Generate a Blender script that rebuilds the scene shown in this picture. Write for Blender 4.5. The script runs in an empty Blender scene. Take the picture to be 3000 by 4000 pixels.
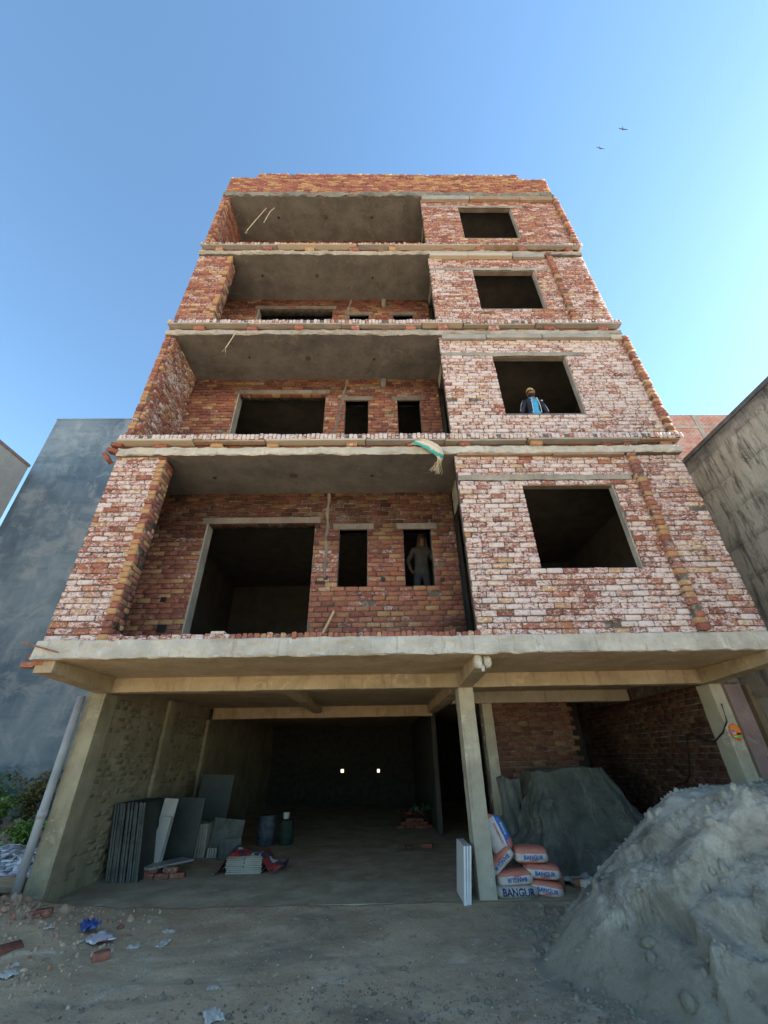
import bpy, bmesh, math, random
import numpy as np
from mathutils import Vector, Matrix

random.seed(7)
rng = np.random.default_rng(11)
SC = bpy.context.scene
COL = SC.collection

# ------------------------------------------------------------------ camera
CAM_H = 1.66
def cam_matrix(p, r, y):
    cp, sp = math.cos(p), math.sin(p)
    Rx = np.array([[1, 0, 0], [0, -sp, cp], [0, cp, sp]])
    Rr = np.array([[math.cos(r), -math.sin(r), 0], [math.sin(r), math.cos(r), 0], [0, 0, 1]])
    Rz = np.array([[math.cos(y), -math.sin(y), 0], [math.sin(y), math.cos(y), 0], [0, 0, 1]])
    return Rz @ Rx @ Rr
CM = cam_matrix(.540479, -.018382, -.019808)
cam_d = bpy.data.cameras.new('camera')
cam = bpy.data.objects.new('camera', cam_d)
COL.objects.link(cam)
cam_d.sensor_fit = 'HORIZONTAL'
cam_d.sensor_width = 36.0
cam_d.lens = 36.0 * 1590.28 / 3000.0
cam_d.clip_start = .05
cam_d.clip_end = 3000
m4 = Matrix.Identity(4)
for i in range(3):
    m4[i][0], m4[i][1], m4[i][2] = CM[i][0], CM[i][1], -CM[i][2]
m4[2][3] = CAM_H
cam.matrix_world = m4
SC.camera = cam

# ------------------------------------------------------------------ sky, sun, exposure
SUN_AZ, SUN_EL = math.radians(82), math.radians(31)     # from +Y towards +X
world = bpy.data.worlds.new('World')
SC.world = world
world.use_nodes = True
wn = world.node_tree
wn.nodes.clear()
w_out = wn.nodes.new('ShaderNodeOutputWorld')
w_bg = wn.nodes.new('ShaderNodeBackground')
w_sky = wn.nodes.new('ShaderNodeTexSky')
w_sky.sky_type = 'NISHITA'
w_sky.sun_disc = False
w_sky.sun_elevation = SUN_EL
w_sky.sun_rotation = SUN_AZ
w_sky.altitude = 200
w_sky.air_density = 1.0
w_sky.dust_density = 0.2
w_sky.ozone_density = 1.35
w_bg.inputs[1].default_value = 0.055
w_tint = wn.nodes.new('ShaderNodeMix'); w_tint.data_type = 'RGBA'; w_tint.blend_type = 'MULTIPLY'
w_tint.inputs[0].default_value = 1.0; w_tint.inputs[7].default_value = (.86, 1.02, 1.02, 1)     # hue of the clear sky overall
wn.links.new(w_sky.outputs[0], w_tint.inputs[6]); wn.links.new(w_tint.outputs[2], w_bg.inputs[0])
wn.links.new(w_bg.outputs[0], w_out.inputs[0])
sun_d = bpy.data.lights.new('sun', 'SUN')
sun_d.energy = 5.0
sun_d.angle = math.radians(.5)
sun_d.color = (1, .93, .84)
sun = bpy.data.objects.new('sun', sun_d)
COL.objects.link(sun)
sdir = Vector((math.sin(SUN_AZ) * math.cos(SUN_EL), math.cos(SUN_AZ) * math.cos(SUN_EL), math.sin(SUN_EL)))
sun.rotation_euler = sdir.to_track_quat('Z', 'Y').to_euler()
sun.location = (20, 20, 40)
SC.view_settings.view_transform = 'Standard'
SC.view_settings.look = 'None'
SC.view_settings.gamma = 1
SC.view_settings.exposure = 2.78
SC.cycles.max_bounces = 8
SC.cycles.diffuse_bounces = 6

# ------------------------------------------------------------------ helpers: noise
def _hash(ix, iy, seed):
    h = (ix * 374761393 + iy * 668265263 + seed * 1442695041) & 0xFFFFFFFF
    h = ((h ^ (h >> 13)) * 1274126177) & 0xFFFFFFFF
    return ((h ^ (h >> 16)) & 0xFFFF) / 65535.0
def vnoise(x, y, seed=0):
    x = np.asarray(x, float); y = np.asarray(y, float)
    ix = np.floor(x).astype(np.int64); iy = np.floor(y).astype(np.int64)
    fx = x - ix; fy = y - iy
    fx = fx * fx * (3 - 2 * fx); fy = fy * fy * (3 - 2 * fy)
    a = _hash(ix, iy, seed); b = _hash(ix + 1, iy, seed)
    c = _hash(ix, iy + 1, seed); d = _hash(ix + 1, iy + 1, seed)
    return (a * (1 - fx) + b * fx) * (1 - fy) + (c * (1 - fx) + d * fx) * fy
def fbm(x, y, seed=0, octv=4, gain=.5):
    s = 0; a = 1; t = 0
    for o in range(octv):
        s = s + a * (vnoise(x, y, seed + o * 17) - .5) * 2
        t += a; a *= gain; x = x * 2.03; y = y * 2.03
    return s / t

# ------------------------------------------------------------------ helpers: materials
MATS = {}
class NT:
    def __init__(s, name):
        s.m = bpy.data.materials.new(name); s.m.use_nodes = True
        s.t = s.m.node_tree; s.t.nodes.clear()
        s.out = s.t.nodes.new('ShaderNodeOutputMaterial')
        s.b = s.t.nodes.new('ShaderNodeBsdfPrincipled')
        s.t.links.new(s.b.outputs[0], s.out.inputs[0])
        s.pos = None
        MATS[name] = s.m
    def n(s, kind, **kw):
        nd = s.t.nodes.new(kind)
        for k, v in kw.items():
            if k.startswith('i_'):
                nd.inputs[k[2:].replace('_', ' ')].default_value = v
            else: setattr(nd, k, v)
        return nd
    def l(s, a, b): s.t.links.new(a, b)
    def P(s):
        if s.pos is None: s.pos = s.n('ShaderNodeNewGeometry').outputs['Position']
        return s.pos
    def O(s): return s.n('ShaderNodeTexCoord').outputs['Object']
    def mapped(s, src, scale=(1, 1, 1), rot=(0, 0, 0), loc=(0, 0, 0)):
        mp = s.n('ShaderNodeMapping')
        mp.inputs['Scale'].default_value = scale; mp.inputs['Rotation'].default_value = rot; mp.inputs['Location'].default_value = loc
        s.l(src, mp.inputs[0]); return mp.outputs[0]
    def noise(s, vec, scale, detail=4, rough=.55, dist=0):
        nd = s.n('ShaderNodeTexNoise')
        nd.inputs['Scale'].default_value = scale; nd.inputs['Detail'].default_value = detail
        nd.inputs['Roughness'].default_value = rough; nd.inputs['Distortion'].default_value = dist
        s.l(vec, nd.inputs['Vector']); return nd.outputs[0]
    def ramp(s, fac, stops, interp='LINEAR'):
        r = s.n('ShaderNodeValToRGB'); r.color_ramp.interpolation = interp
        e = r.color_ramp.elements
        while len(e) < len(stops): e.new(.5)
        for el, (p, c) in zip(e, stops):
            el.position = p; el.color = c if len(c) == 4 else (*c, 1)
        s.l(fac, r.inputs[0]); return r.outputs[0]
    def fac(s, f, lo, hi): return s.ramp(f, [(lo, (0, 0, 0)), (hi, (1, 1, 1))])
    def mix(s, f, a, b, mode='MIX'):
        m = s.n('ShaderNodeMix', data_type='RGBA', blend_type=mode)
        if hasattr(f, 'links'): s.l(f, m.inputs[0])
        else: m.inputs[0].default_value = f
        for v, i in ((a, 6), (b, 7)):
            if hasattr(v, 'links'): s.l(v, m.inputs[i])
            else: m.inputs[i].default_value = (*v, 1)
        return m.outputs[2]
    def math(s, op, a, b=None, clamp=False):
        m = s.n('ShaderNodeMath', operation=op, use_clamp=clamp)
        for v, i in ((a, 0), (b, 1)):
            if v is None: continue
            if hasattr(v, 'links'): s.l(v, m.inputs[i])
            else: m.inputs[i].default_value = v
        return m.outputs[0]
    def bump(s, h, strength=.4, dist=.01, normal=None):
        b = s.n('ShaderNodeBump'); b.inputs['Strength'].default_value = strength; b.inputs['Distance'].default_value = dist
        s.l(h, b.inputs['Height'])
        if normal is not None: s.l(normal, b.inputs['Normal'])
        return b.outputs[0]
    def done(s, col=None, rough=.9, nrm=None, spec=.3):
        if col is not None:
            if hasattr(col, 'links'): s.l(col, s.b.inputs['Base Color'])
            else: s.b.inputs['Base Color'].default_value = (*col, 1)
        if hasattr(rough, 'links'): s.l(rough, s.b.inputs['Roughness'])
        else: s.b.inputs['Roughness'].default_value = rough
        s.b.inputs['Specular IOR Level'].default_value = spec
        if nrm is not None: s.l(nrm, s.b.inputs['Normal'])
        return s.m

def simple(name, c1, c2, scale=6, rough=.9, bump=.3, bscale=40, bdist=.006, obj=False, spec=.3, lo=.35, hi=.65):
    s = NT(name); v = s.O() if obj else s.P()
    f = s.noise(v, scale, 6, .6)
    c = s.mix(s.fac(f, lo, hi), c1, c2)
    return s.done(c, rough, s.bump(s.noise(v, bscale, 5, .6), bump, bdist), spec)

def brick_mat(name, single):
    s = NT(name); v = s.P()
    if single:
        oi = s.n('ShaderNodeObjectInfo'); att, dust = oi.outputs['Color'], oi.outputs['Alpha']
    else:
        an = s.n('ShaderNodeAttribute', attribute_name='bc'); att, dust = an.outputs['Color'], an.outputs['Alpha']
    sep = s.n('ShaderNodeSeparateColor'); s.l(att, sep.inputs[0])
    r, eff, soot_shade = sep.outputs[0], sep.outputs[1], sep.outputs[2]
    base = s.ramp(r, [(0, (.15, .06, .05)), (.22, (.25, .09, .068)), (.45, (.32, .125, .085)), (.62, (.36, .165, .10)), (.8, (.41, .235, .115)), (1, (.45, .295, .14))])
    grain = s.noise(v, 55, 6, .65)
    base = s.mix(s.math('MULTIPLY', s.fac(grain, .35, .7), .45), base, (.17, .055, .04))
    patch = s.noise(v, 19, 4, .6)
    base = s.mix(s.math('MULTIPLY', s.fac(patch, .5, .75), .4), base, (.47, .25, .10))
    # salt bloom: large areas times fine flecks, pushed by the brick's own amount
    big = s.noise(v, .9, 3, .5)
    fine = s.noise(s.mapped(v, (1, 1, 1.7)), 19, 8, .74, .9)
    amt = s.math('ADD', s.math('MULTIPLY', eff, 1.0), s.math('MULTIPLY', s.math('SUBTRACT', big, .5), .55))
    th = s.math('SUBTRACT', s.math('ADD', s.math('MULTIPLY', fine, 2.6), amt), 1.78)
    wf = s.math('MULTIPLY', th, 4.5, True)
    wf = s.math('MULTIPLY', wf, .9)
    salt = s.mix(s.noise(v, 70, 3), (.53, .42, .39), (.71, .665, .64))
    col = s.mix(wf, base, salt)
    # grey mortar smears
    sm = s.fac(s.noise(v, 7.5, 6, .7, .5), .60, .70)
    col = s.mix(s.math('MULTIPLY', sm, .65), col, (.33, .30, .26))
    dn_ = s.math('MULTIPLY', s.math('SUBTRACT', s.math('ADD', dust, s.math('MULTIPLY', s.noise(v, 5, 5, .65), .5)), .25), s.math('GREATER_THAN', dust, .01), True)
    col = s.mix(dn_, col, (.25, .22, .145))
    dk = s.math('SUBTRACT', 1.0, s.math('MULTIPLY', soot_shade, s.math('ADD', .55, s.math('MULTIPLY', s.noise(v, 3.0, 5), .6))), True)  # darkens for real soot and for shade painted into bricks
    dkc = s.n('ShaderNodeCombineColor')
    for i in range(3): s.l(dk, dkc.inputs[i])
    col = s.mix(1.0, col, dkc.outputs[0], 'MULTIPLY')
    nb = s.bump(s.noise(v, 90, 5, .7), .5, .006)
    nb = s.bump(s.noise(v, 22, 4, .6), .55, .012, nb)
    return s.done(col, .92, nb, .2)

M_brick_one = brick_mat('brick_single', True)
M_brick = brick_mat('brick_many', False)

def mortar_mat():
    s = NT('mortar'); v = s.P()
    c = s.mix(s.fac(s.noise(v, 5, 6, .65), .35, .65), (.065, .055, .046), (.16, .145, .12))
    w = s.fac(s.noise(v, 14, 6, .7, .4), .52, .62)
    c = s.mix(s.math('MULTIPLY', w, .45), c, (.40, .37, .32))
    return s.done(c, .95, s.bump(s.noise(v, 60, 6, .7), .8, .012), .15)
M_mortar = mortar_mat()

def concrete_mat(name, a, b, stain, stain_amt=.6, rings=False):
    s = NT(name); v = s.P()
    c = s.mix(s.fac(s.noise(v, 2.3, 6, .6), .35, .65), a, b)
    c = s.mix(s.math('MULTIPLY', s.fac(s.noise(v, 1.1, 5, .65, .6), .5, .72), stain_amt), c, stain)
    c = s.mix(s.math('MULTIPLY', s.fac(s.noise(v, 30, 5, .7), .55, .75), .35), c, tuple(x * .55 for x in a))
    dr = s.fac(s.noise(s.mapped(v, (9, 9, .8)), 1.6, 6, .7), .56, .70)
    c = s.mix(s.math('MULTIPLY', dr, .55), c, tuple(x * .5 for x in stain))
    pt_ = s.fac(s.noise(v, 3.7, 7, .72, .8), .58, .63)
    c = s.mix(s.math('MULTIPLY', pt_, .4), c, tuple(min(.62, x * 1.35) for x in b))
    h = s.noise(v, 28, 6, .65)
    n1 = s.bump(h, .6, .015)
    n1 = s.bump(s.noise(v, 4, 4, .5), .35, .03, n1)
    return s.done(c, .92, n1, .2)
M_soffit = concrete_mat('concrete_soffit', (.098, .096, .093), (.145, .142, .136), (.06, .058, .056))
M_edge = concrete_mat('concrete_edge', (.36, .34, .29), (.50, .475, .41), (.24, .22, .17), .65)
M_edge2 = concrete_mat('concrete_edge_grey', (.25, .235, .205), (.39, .37, .325), (.15, .14, .12), .6)
M_edge3 = concrete_mat('concrete_edge_dark', (.13, .135, .125), (.24, .24, .22), (.08, .08, .075), .6)
M_beam = concrete_mat('concrete_beam_ochre', (.36, .285, .175), (.46, .385, .265), (.20, .16, .11), .85)
M_gsoffit = concrete_mat('concrete_soffit_ochre', (.42, .325, .20), (.52, .425, .29), (.34, .22, .13), .6)
M_column = concrete_mat('concrete_column', (.37, .34, .26), (.47, .435, .34), (.24, .22, .17), .6)
M_plaster = concrete_mat('rough_plaster', (.23, .21, .175), (.34, .31, .26), (.15, .14, .12), .6)
M_lintel = concrete_mat('lintel_plaster', (.12, .10, .082), (.19, .16, .13), (.075, .065, .055), .65)
M_dustwall = concrete_mat('dusty_plaster', (.23, .20, .13), (.33, .295, .20), (.13, .115, .08), .65)
M_floor = concrete_mat('concrete_floor', (.27, .225, .15), (.40, .345, .245), (.17, .14, .09), .6)
M_wood = None
def wood_mat(name, a, b):
    s = NT(name); v = s.P()
    g = s.noise(s.mapped(v, (1.2, 22, 22)), 3, 5, .6)
    c = s.mix(s.fac(g, .3, .7), a, b)
    c = s.mix(s.math('MULTIPLY', s.fac(s.noise(v, 3, 5), .5, .7), .5), c, (.40, .38, .34))
    return s.done(c, .85, s.bump(g, .4, .006), .2)
M_wood = wood_mat('weathered_plank', (.27, .22, .165), (.40, .345, .27))
M_wood2 = wood_mat('grey_plank', (.20, .19, .17), (.34, .32, .28)); M_wood3 = wood_mat('brown_plank', (.20, .13, .085), (.31, .22, .15)); M_wood4 = wood_mat('pale_plank', (.36, .31, .24), (.46, .41, .33))
WOODS = [M_wood2, M_wood2, M_wood3, M_wood4]
M_bamboo = simple('pale_wood', (.50, .36, .18), (.60, .45, .25), 12)
M_rope = simple('jute_rope', (.42, .33, .20), (.55, .45, .29), 30)
M_pipe = simple('grey_plastic_pipe', (.24, .25, .26), (.33, .34, .34), 3, .6, .15, 30)
M_black = simple('black_cable', (.012, .012, .012), (.02, .02, .02), 6, .5, 0)
M_rebar = simple('rusty_steel', (.20, .08, .04), (.30, .14, .08), 20)

# ------------------------------------------------------------------ helpers: meshes
class MB:
    def __init__(s): s.v = []; s.f = []; s.mi = []
    def box(s, x0, x1, y0, y1, z0, z1, mi=0, M=None):
        o = len(s.v)
        p = [(x0, y0, z0), (x1, y0, z0), (x1, y1, z0), (x0, y1, z0), (x0, y0, z1), (x1, y0, z1), (x1, y1, z1), (x0, y1, z1)]
        if M is not None: p = [tuple(M @ Vector(q)) for q in p]
        s.v += p
        for q in ((0, 3, 2, 1), (4, 5, 6, 7), (0, 1, 5, 4), (1, 2, 6, 5), (2, 3, 7, 6), (3, 0, 4, 7)):
            s.f.append(tuple(o + i for i in q)); s.mi.append(mi)
        return s
    def poly(s, pts, mi=0):
        o = len(s.v); s.v += [tuple(p) for p in pts]; s.f.append(tuple(range(o, o + len(pts)))); s.mi.append(mi)
    def grid(s, P, mi=0, closed_u=False, closed_v=False):
        P = np.asarray(P); nu, nv = P.shape[:2]; o = len(s.v)
        s.v += [tuple(map(float, p)) for p in P.reshape(-1, 3)]
        for i in range(nu if closed_u else nu - 1):
            for j in range(nv if closed_v else nv - 1):
                a = o + i * nv + j; b = o + ((i + 1) % nu) * nv + j
                c = o + ((i + 1) % nu) * nv + (j + 1) % nv; d = o + i * nv + (j + 1) % nv
                s.f.append((a, b, c, d)); s.mi.append(mi)
        return o
    def tube(s, pts, r, seg=8, mi=0, caps=True):
        pts = [Vector(p) for p in pts]; rings = []
        rr = r if isinstance(r, (list, tuple)) else [r] * len(pts)
        up = Vector((0, 0, 1))
        for i, p in enumerate(pts):
            t = (pts[min(i + 1, len(pts) - 1)] - pts[max(i - 1, 0)]).normalized()
            a = t.cross(up if abs(t.z) < .95 else Vector((1, 0, 0))).normalized(); b = t.cross(a)
            rings.append([p + (a * math.cos(2 * math.pi * k / seg) + b * math.sin(2 * math.pi * k / seg)) * rr[i] for k in range(seg)])
        o = s.grid(np.array([[tuple(q) for q in ring] for ring in rings]), mi, closed_v=True)
        if caps:
            n = len(pts)
            s.f.append(tuple(o + k for k in range(seg))); s.mi.append(mi)
            s.f.append(tuple(o + (n - 1) * seg + k for k in reversed(range(seg)))); s.mi.append(mi)
    def lathe(s, prof, c=(0, 0, 0), seg=20, mi=0):
        P = [[(c[0] + r * math.cos(2 * math.pi * k / seg), c[1] + r * math.sin(2 * math.pi * k / seg), c[2] + z) for k in range(seg)] for r, z in prof]
        s.grid(np.array(P), mi, closed_v=True)
    def mesh(s, name, mats, smooth=False):
        me = bpy.data.meshes.new(name); me.from_pydata(s.v, [], s.f)
        for m in (mats if isinstance(mats, (list, tuple)) else [mats]): me.materials.append(m)
        if any(s.mi): me.polygons.foreach_set('material_index', s.mi)
        if smooth: me.polygons.foreach_set('use_smooth', [True] * len(s.f))
        me.update(); return me
    def obj(s, name, mats, parent=None, smooth=False):
        return link(name, s.mesh(name, mats, smooth), parent)

def link(name, data, parent=None):
    o = bpy.data.objects.new(name, data); COL.objects.link(o)
    if parent is not None: o.parent = parent
    return o
def tag(o, label, cat=None, group=None, kind=None):
    if label: o['label'] = label
    if cat: o['category'] = cat
    if group: o['group'] = group
    if kind: o['kind'] = kind
    return o
def empty(name, loc, label, cat, group=None, rz=0):
    o = link(name, None); o.location = loc; o.rotation_euler = (0, 0, rz)
    o.empty_display_size = .2
    return tag(o, label, cat, group)
def at(o, parent):
    """keep a mesh written in world coordinates where it is under a moved parent"""
    o.parent = parent
    o.matrix_parent_inverse = (Matrix.Translation(parent.location) @ parent.rotation_euler.to_matrix().to_4x4()).inverted()
    return o

def fast_mesh(name, V, loops, sizes, mats, smooth=False):
    me = bpy.data.meshes.new(name)
    V = np.asarray(V, np.float32); loops = np.asarray(loops, np.int32); sizes = np.asarray(sizes, np.int32)
    me.vertices.add(len(V)); me.vertices.foreach_set('co', V.ravel())
    me.loops.add(len(loops)); me.loops.foreach_set('vertex_index', loops)
    st = np.concatenate([[0], np.cumsum(sizes)[:-1]]).astype(np.int32)
    me.polygons.add(len(sizes)); me.polygons.foreach_set('loop_start', st); me.polygons.foreach_set('loop_total', sizes)
    for m in (mats if isinstance(mats, (list, tuple)) else [mats]): me.materials.append(m)
    if smooth: me.polygons.foreach_set('use_smooth', np.ones(len(sizes), bool))
    me.update(calc_edges=True); me.validate(); return me

def height_mesh(name, X, Y, Z, mats, smooth=True):
    ny, nx = X.shape
    V = np.stack([X, Y, Z], -1).reshape(-1, 3)
    i = np.arange(ny - 1)[:, None] * nx + np.arange(nx - 1)[None, :]
    q = np.stack([i, i + 1, i + nx + 1, i + nx], -1).reshape(-1, 4)
    return fast_mesh(name, V, q.ravel(), np.full(len(q), 4), mats, smooth)

# ================================================================== GROUND
HX, HY, HH = 4.40, 5.35, 1.30       # sand heap centre and height
def heap_h(x, y):
    dx = (x - HX) / 2.75; dy = np.where(y < HY, (y - HY) / 1.95, (y - HY) / 1.75)
    ang = np.arctan2(dy, dx)
    r = np.hypot(dx, dy) * (1 + .08 * fbm(ang * 1.6 + 5, 0 * ang, 3, 2)) + .05 * fbm(x * 1.1, y * 1.1, 87, 3)
    h = HH * np.clip(1.60 * (1 - r), 0, None)
    h = np.where(h > HH * .92, HH * .92 + (h - HH * .92) * .12, h)
    r2 = r + .16 * fbm(x * 2.2, y * 2.2, 88, 4) + .05 * fbm(x * 9, y * 9, 89, 3)
    foot = .07 * np.clip(1.13 - r2, 0, .32) / .32
    return np.maximum(h, 0) + foot
def ground_h(x, y):
    z = .022 * fbm(x * .8, y * .8, 5, 4) + .012 * fbm(x * 4, y * 4, 9, 4)
    # earth bank at the left, climbing to the empty plot
    b = np.exp(-((x + 5.1) / 1.5) ** 2 - ((y - 6.1) / 1.0) ** 2)
    z = z + .40 * b * (1 + .5 * fbm(x * 2.2, y * 2.2, 21, 4))
    c = 1 / (1 + np.exp((x + 5.3) * 3.0)) * 1 / (1 + np.exp(-(y - 7.2) * 2.5)) * 1 / (1 + np.exp(-(13.5 - y) * 2))
    z = z + c * (.12 + .33 * np.clip((y - 7.5) / 3.5, 0, 1)) * (1 + .6 * fbm(x * 1.7, y * 1.7, 31, 5))
    rut = np.exp(-((y - 5.35 - .15 * np.sin(x * 1.3)) / .10) ** 2) * .012
    z = z - rut
    z = z + .022 * np.exp(-((y - 7.16) / .16) ** 2) * (x > -4.9) * (x < 5.8) * (.6 + .8 * vnoise(x * 3, y * 3, 44))
    inside = (y > 7.16) & (x > -4.75) & (x < 5.75)
    near = np.exp(-np.clip(np.hypot(np.clip(x, -9, 6) - x, np.clip(y, 2, 12) - y), 0, None) / 3)
    return np.where(inside, -.06, z * near)
def axis(lo, hi, step, far, grow=1.22):
    a = list(np.arange(lo, hi + 1e-6, step)); d = step
    while a[-1] < far: d *= grow; a.append(a[-1] + d)
    d = step
    while a[0] > -far: d *= grow; a.insert(0, a[0] - d)
    return np.array(a)
gx = axis(-8.5, 6.2, .05, 900); gy = axis(2.6, 10.5, .05, 900)
GX, GY = np.meshgrid(gx, gy)
def ground_mat():
    s = NT('packed_dirt'); v = s.P()
    c = s.mix(s.fac(s.noise(v, 1.3, 6, .6, .4), .35, .65), (.34, .25, .155), (.50, .385, .255))
    c = s.mix(s.math('MULTIPLY', s.fac(s.noise(v, .7, 5, .6), .5, .68), .7), c, (.43, .355, .255))
    c = s.mix(s.math('MULTIPLY', s.fac(s.noise(v, 2.6, 7, .7, 1.0), .58, .66), .7), c, (.55, .50, .40))
    c = s.mix(s.math('MULTIPLY', s.fac(s.noise(v, 7, 7, .78, .5), .56, .66), .75), c, (.10, .092, .075))
    c = s.mix(s.math('MULTIPLY', s.fac(s.noise(s.mapped(v, (.55, 1.1, 1), loc=(3, 8, 0)), 1.0, 7, .7, .7), .50, .63), .6), c, (.17, .15, .115))
    # grey sand tracked round the heap
    sp = s.n('ShaderNodeVectorMath', operation='DISTANCE'); s.l(v, sp.inputs[0]); sp.inputs[1].default_value = (4.6, 4.9, 0)
    dn = s.math('ADD', sp.outputs['Value'], s.math('MULTIPLY', s.noise(v, 2.2, 6, .65), 2.4))
    sand = s.ramp(s.math('DIVIDE', dn, 8.0), [(.50, (1, 1, 1)), (.72, (0, 0, 0))])
    c = s.mix(s.math('MULTIPLY', sand, .75), c, s.mix(s.fac(s.noise(v, 6, 6, .7), .4, .62), (.19, .165, .12), (.40, .36, .275)))
    # reddish earth on the left bank
    sx = s.n('ShaderNodeSeparateXYZ'); s.l(v, sx.inputs[0])
    e = s.math('MULTIPLY', s.math('SUBTRACT', s.math('ADD', s.math('MULTIPLY', sx.outputs[0], -1), s.math('MULTIPLY', s.noise(v, 2, 5), 1.5)), 4.0), 1.0, True)
    c = s.mix(s.math('MULTIPLY', e, .6), c, (.40, .285, .175))
    pb = s.n('ShaderNodeTexVoronoi'); pb.inputs['Scale'].default_value = 26; s.l(v, pb.inputs['Vector'])
    n1 = s.bump(s.noise(v, 45, 7, .75), .75, .02)
    n1 = s.bump(s.noise(v, 9, 6, .65), .6, .05, n1)
    return s.done(c, .95, n1, .15)
M_ground = ground_mat()
gnd = link('ground', height_mesh('ground', GX, GY, ground_h(GX, GY), M_ground))
gnd['kind'] = 'structure'; gnd['label'] = 'packed brown dirt ground in front of the building'

# ================================================================== BUILDING: brick walls
XL, XR, YF, YB, XP, YEND = -4.57, 5.47, 5.70, 6.88, 1.38, 20.0
ZC = [2.825, 6.235, 9.567, 12.88, 16.17]     # underside of slabs 1..5
ZT = [3.07, 6.40, 9.715, 13.03, 16.40]       # top of their concrete edges
building = empty('unfinished_building', (0.5, 7.2, 0), 'unfinished five storey red brick building with open balconies and concrete slabs', 'building')
B0 = building.location.copy()
def part(o, label=None):
    at(o, building)
    if label: o['label'] = label
    return o

COURSE, PITCH = .0905, .238
BR = dict(c=[], w=[], h=[], U=[], N=[], pr=[], d=[], col=[], wall=[])
def add_brick(c, w, h, U, N, proud, depth, col, wall=None):
    BR['c'].append(c); BR['w'].append(w); BR['h'].append(h); BR['U'].append(U); BR['N'].append(N)
    BR['pr'].append(proud); BR['d'].append(depth); BR['col'].append(col); BR['wall'].append(wall)

def brick_col(eff, yel, soot_shade, u, z, dust=0.0):
    r = random.random()
    if r < yel: t = random.uniform(.78, 1.0)
    elif r < yel + .18: t = random.uniform(.0, .22)
    else: t = random.uniform(.2, .66)
    e = eff + random.gauss(0, .10)
    s_ = soot_shade(u, z) if callable(soot_shade) else soot_shade
    return (t, min(max(e, 0), 1), min(max(s_ + random.uniform(-.06, .06), 0), 1), dust)

def split_rects(u0, u1, z0, z1, holes):
    us = sorted({u0, u1, *[min(max(h[0], u0), u1) for h in holes], *[min(max(h[1], u0), u1) for h in holes]})
    out = []
    for a, b in zip(us[:-1], us[1:]):
        if b - a < 1e-4: continue
        m = (a + b) / 2; cuts = sorted([(max(h[2], z0), min(h[3], z1)) for h in holes if h[0] < m < h[1]])
        z = z0
        for c0, c1 in cuts:
            if c0 - z > 1e-4: out.append((a, b, z, c0))
            z = max(z, c1)
        if z1 - z > 1e-4: out.append((a, b, z, z1))
    return out

def wall_core(name, O, U, N, u0, u1, z0, z1, holes=(), thick=.21, step=.035, mat=None, rough=.009, sink=.022, label=None, mats=None):
    """mortar body of a wall: uneven front face behind the brick faces, plain sides"""
    O = np.array(O, float); U = np.array(U, float); N = np.array(N, float)
    V = []; L = []; S = []; off = 0
    for (a, b, c, d) in split_rects(u0, u1, z0, z1, holes):
        nu = max(2, int((b - a) / step) + 2); nz = max(2, int((d - c) / step) + 2)
        uu = np.linspace(a, b, nu); zz = np.linspace(c, d, nz)
        A, Z = np.meshgrid(uu, zz)
        dep = -sink + rough * fbm(A * 14 + O[0] * 3, Z * 14, 41, 3) + rough * .8 * fbm(A * 3, Z * 3, 43, 2)
        P = O[None, None] + A[..., None] * U + dep[..., None] * N; P[..., 2] += Z
        V.append(P.reshape(-1, 3))
        i = np.arange(nz - 1)[:, None] * nu + np.arange(nu - 1)[None]
        q = np.stack([i, i + 1, i + nu + 1, i + nu], -1).reshape(-1, 4) + off
        L.append(q.ravel()); S.append(np.full(len(q), 4)); off += nu * nz
        bk = []
        for (uu_, zz_) in ((a, c), (b, c), (b, d), (a, d)):
            p = O + uu_ * U - thick * N; p = p.copy(); p[2] += zz_; bk.append(p)
        fr = []
        for (uu_, zz_) in ((a, c), (b, c), (b, d), (a, d)):
            p = O + uu_ * U - (sink + .004) * N; p = p.copy(); p[2] += zz_; fr.append(p)
        V.append(np.array(bk + fr))
        for k in range(4):
            k2 = (k + 1) % 4
            L.append(np.array([off + k, off + k2, off + 4 + k2, off + 4 + k])); S.append(np.array([4]))
        L.append(np.array([off + 3, off + 2, off + 1, off])); S.append(np.array([4]))
        off += 8
    me = fast_mesh(name, np.concatenate(V), np.concatenate(L), np.concatenate(S), mat or M_mortar, False)
    return part(link(name, me), label)

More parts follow.
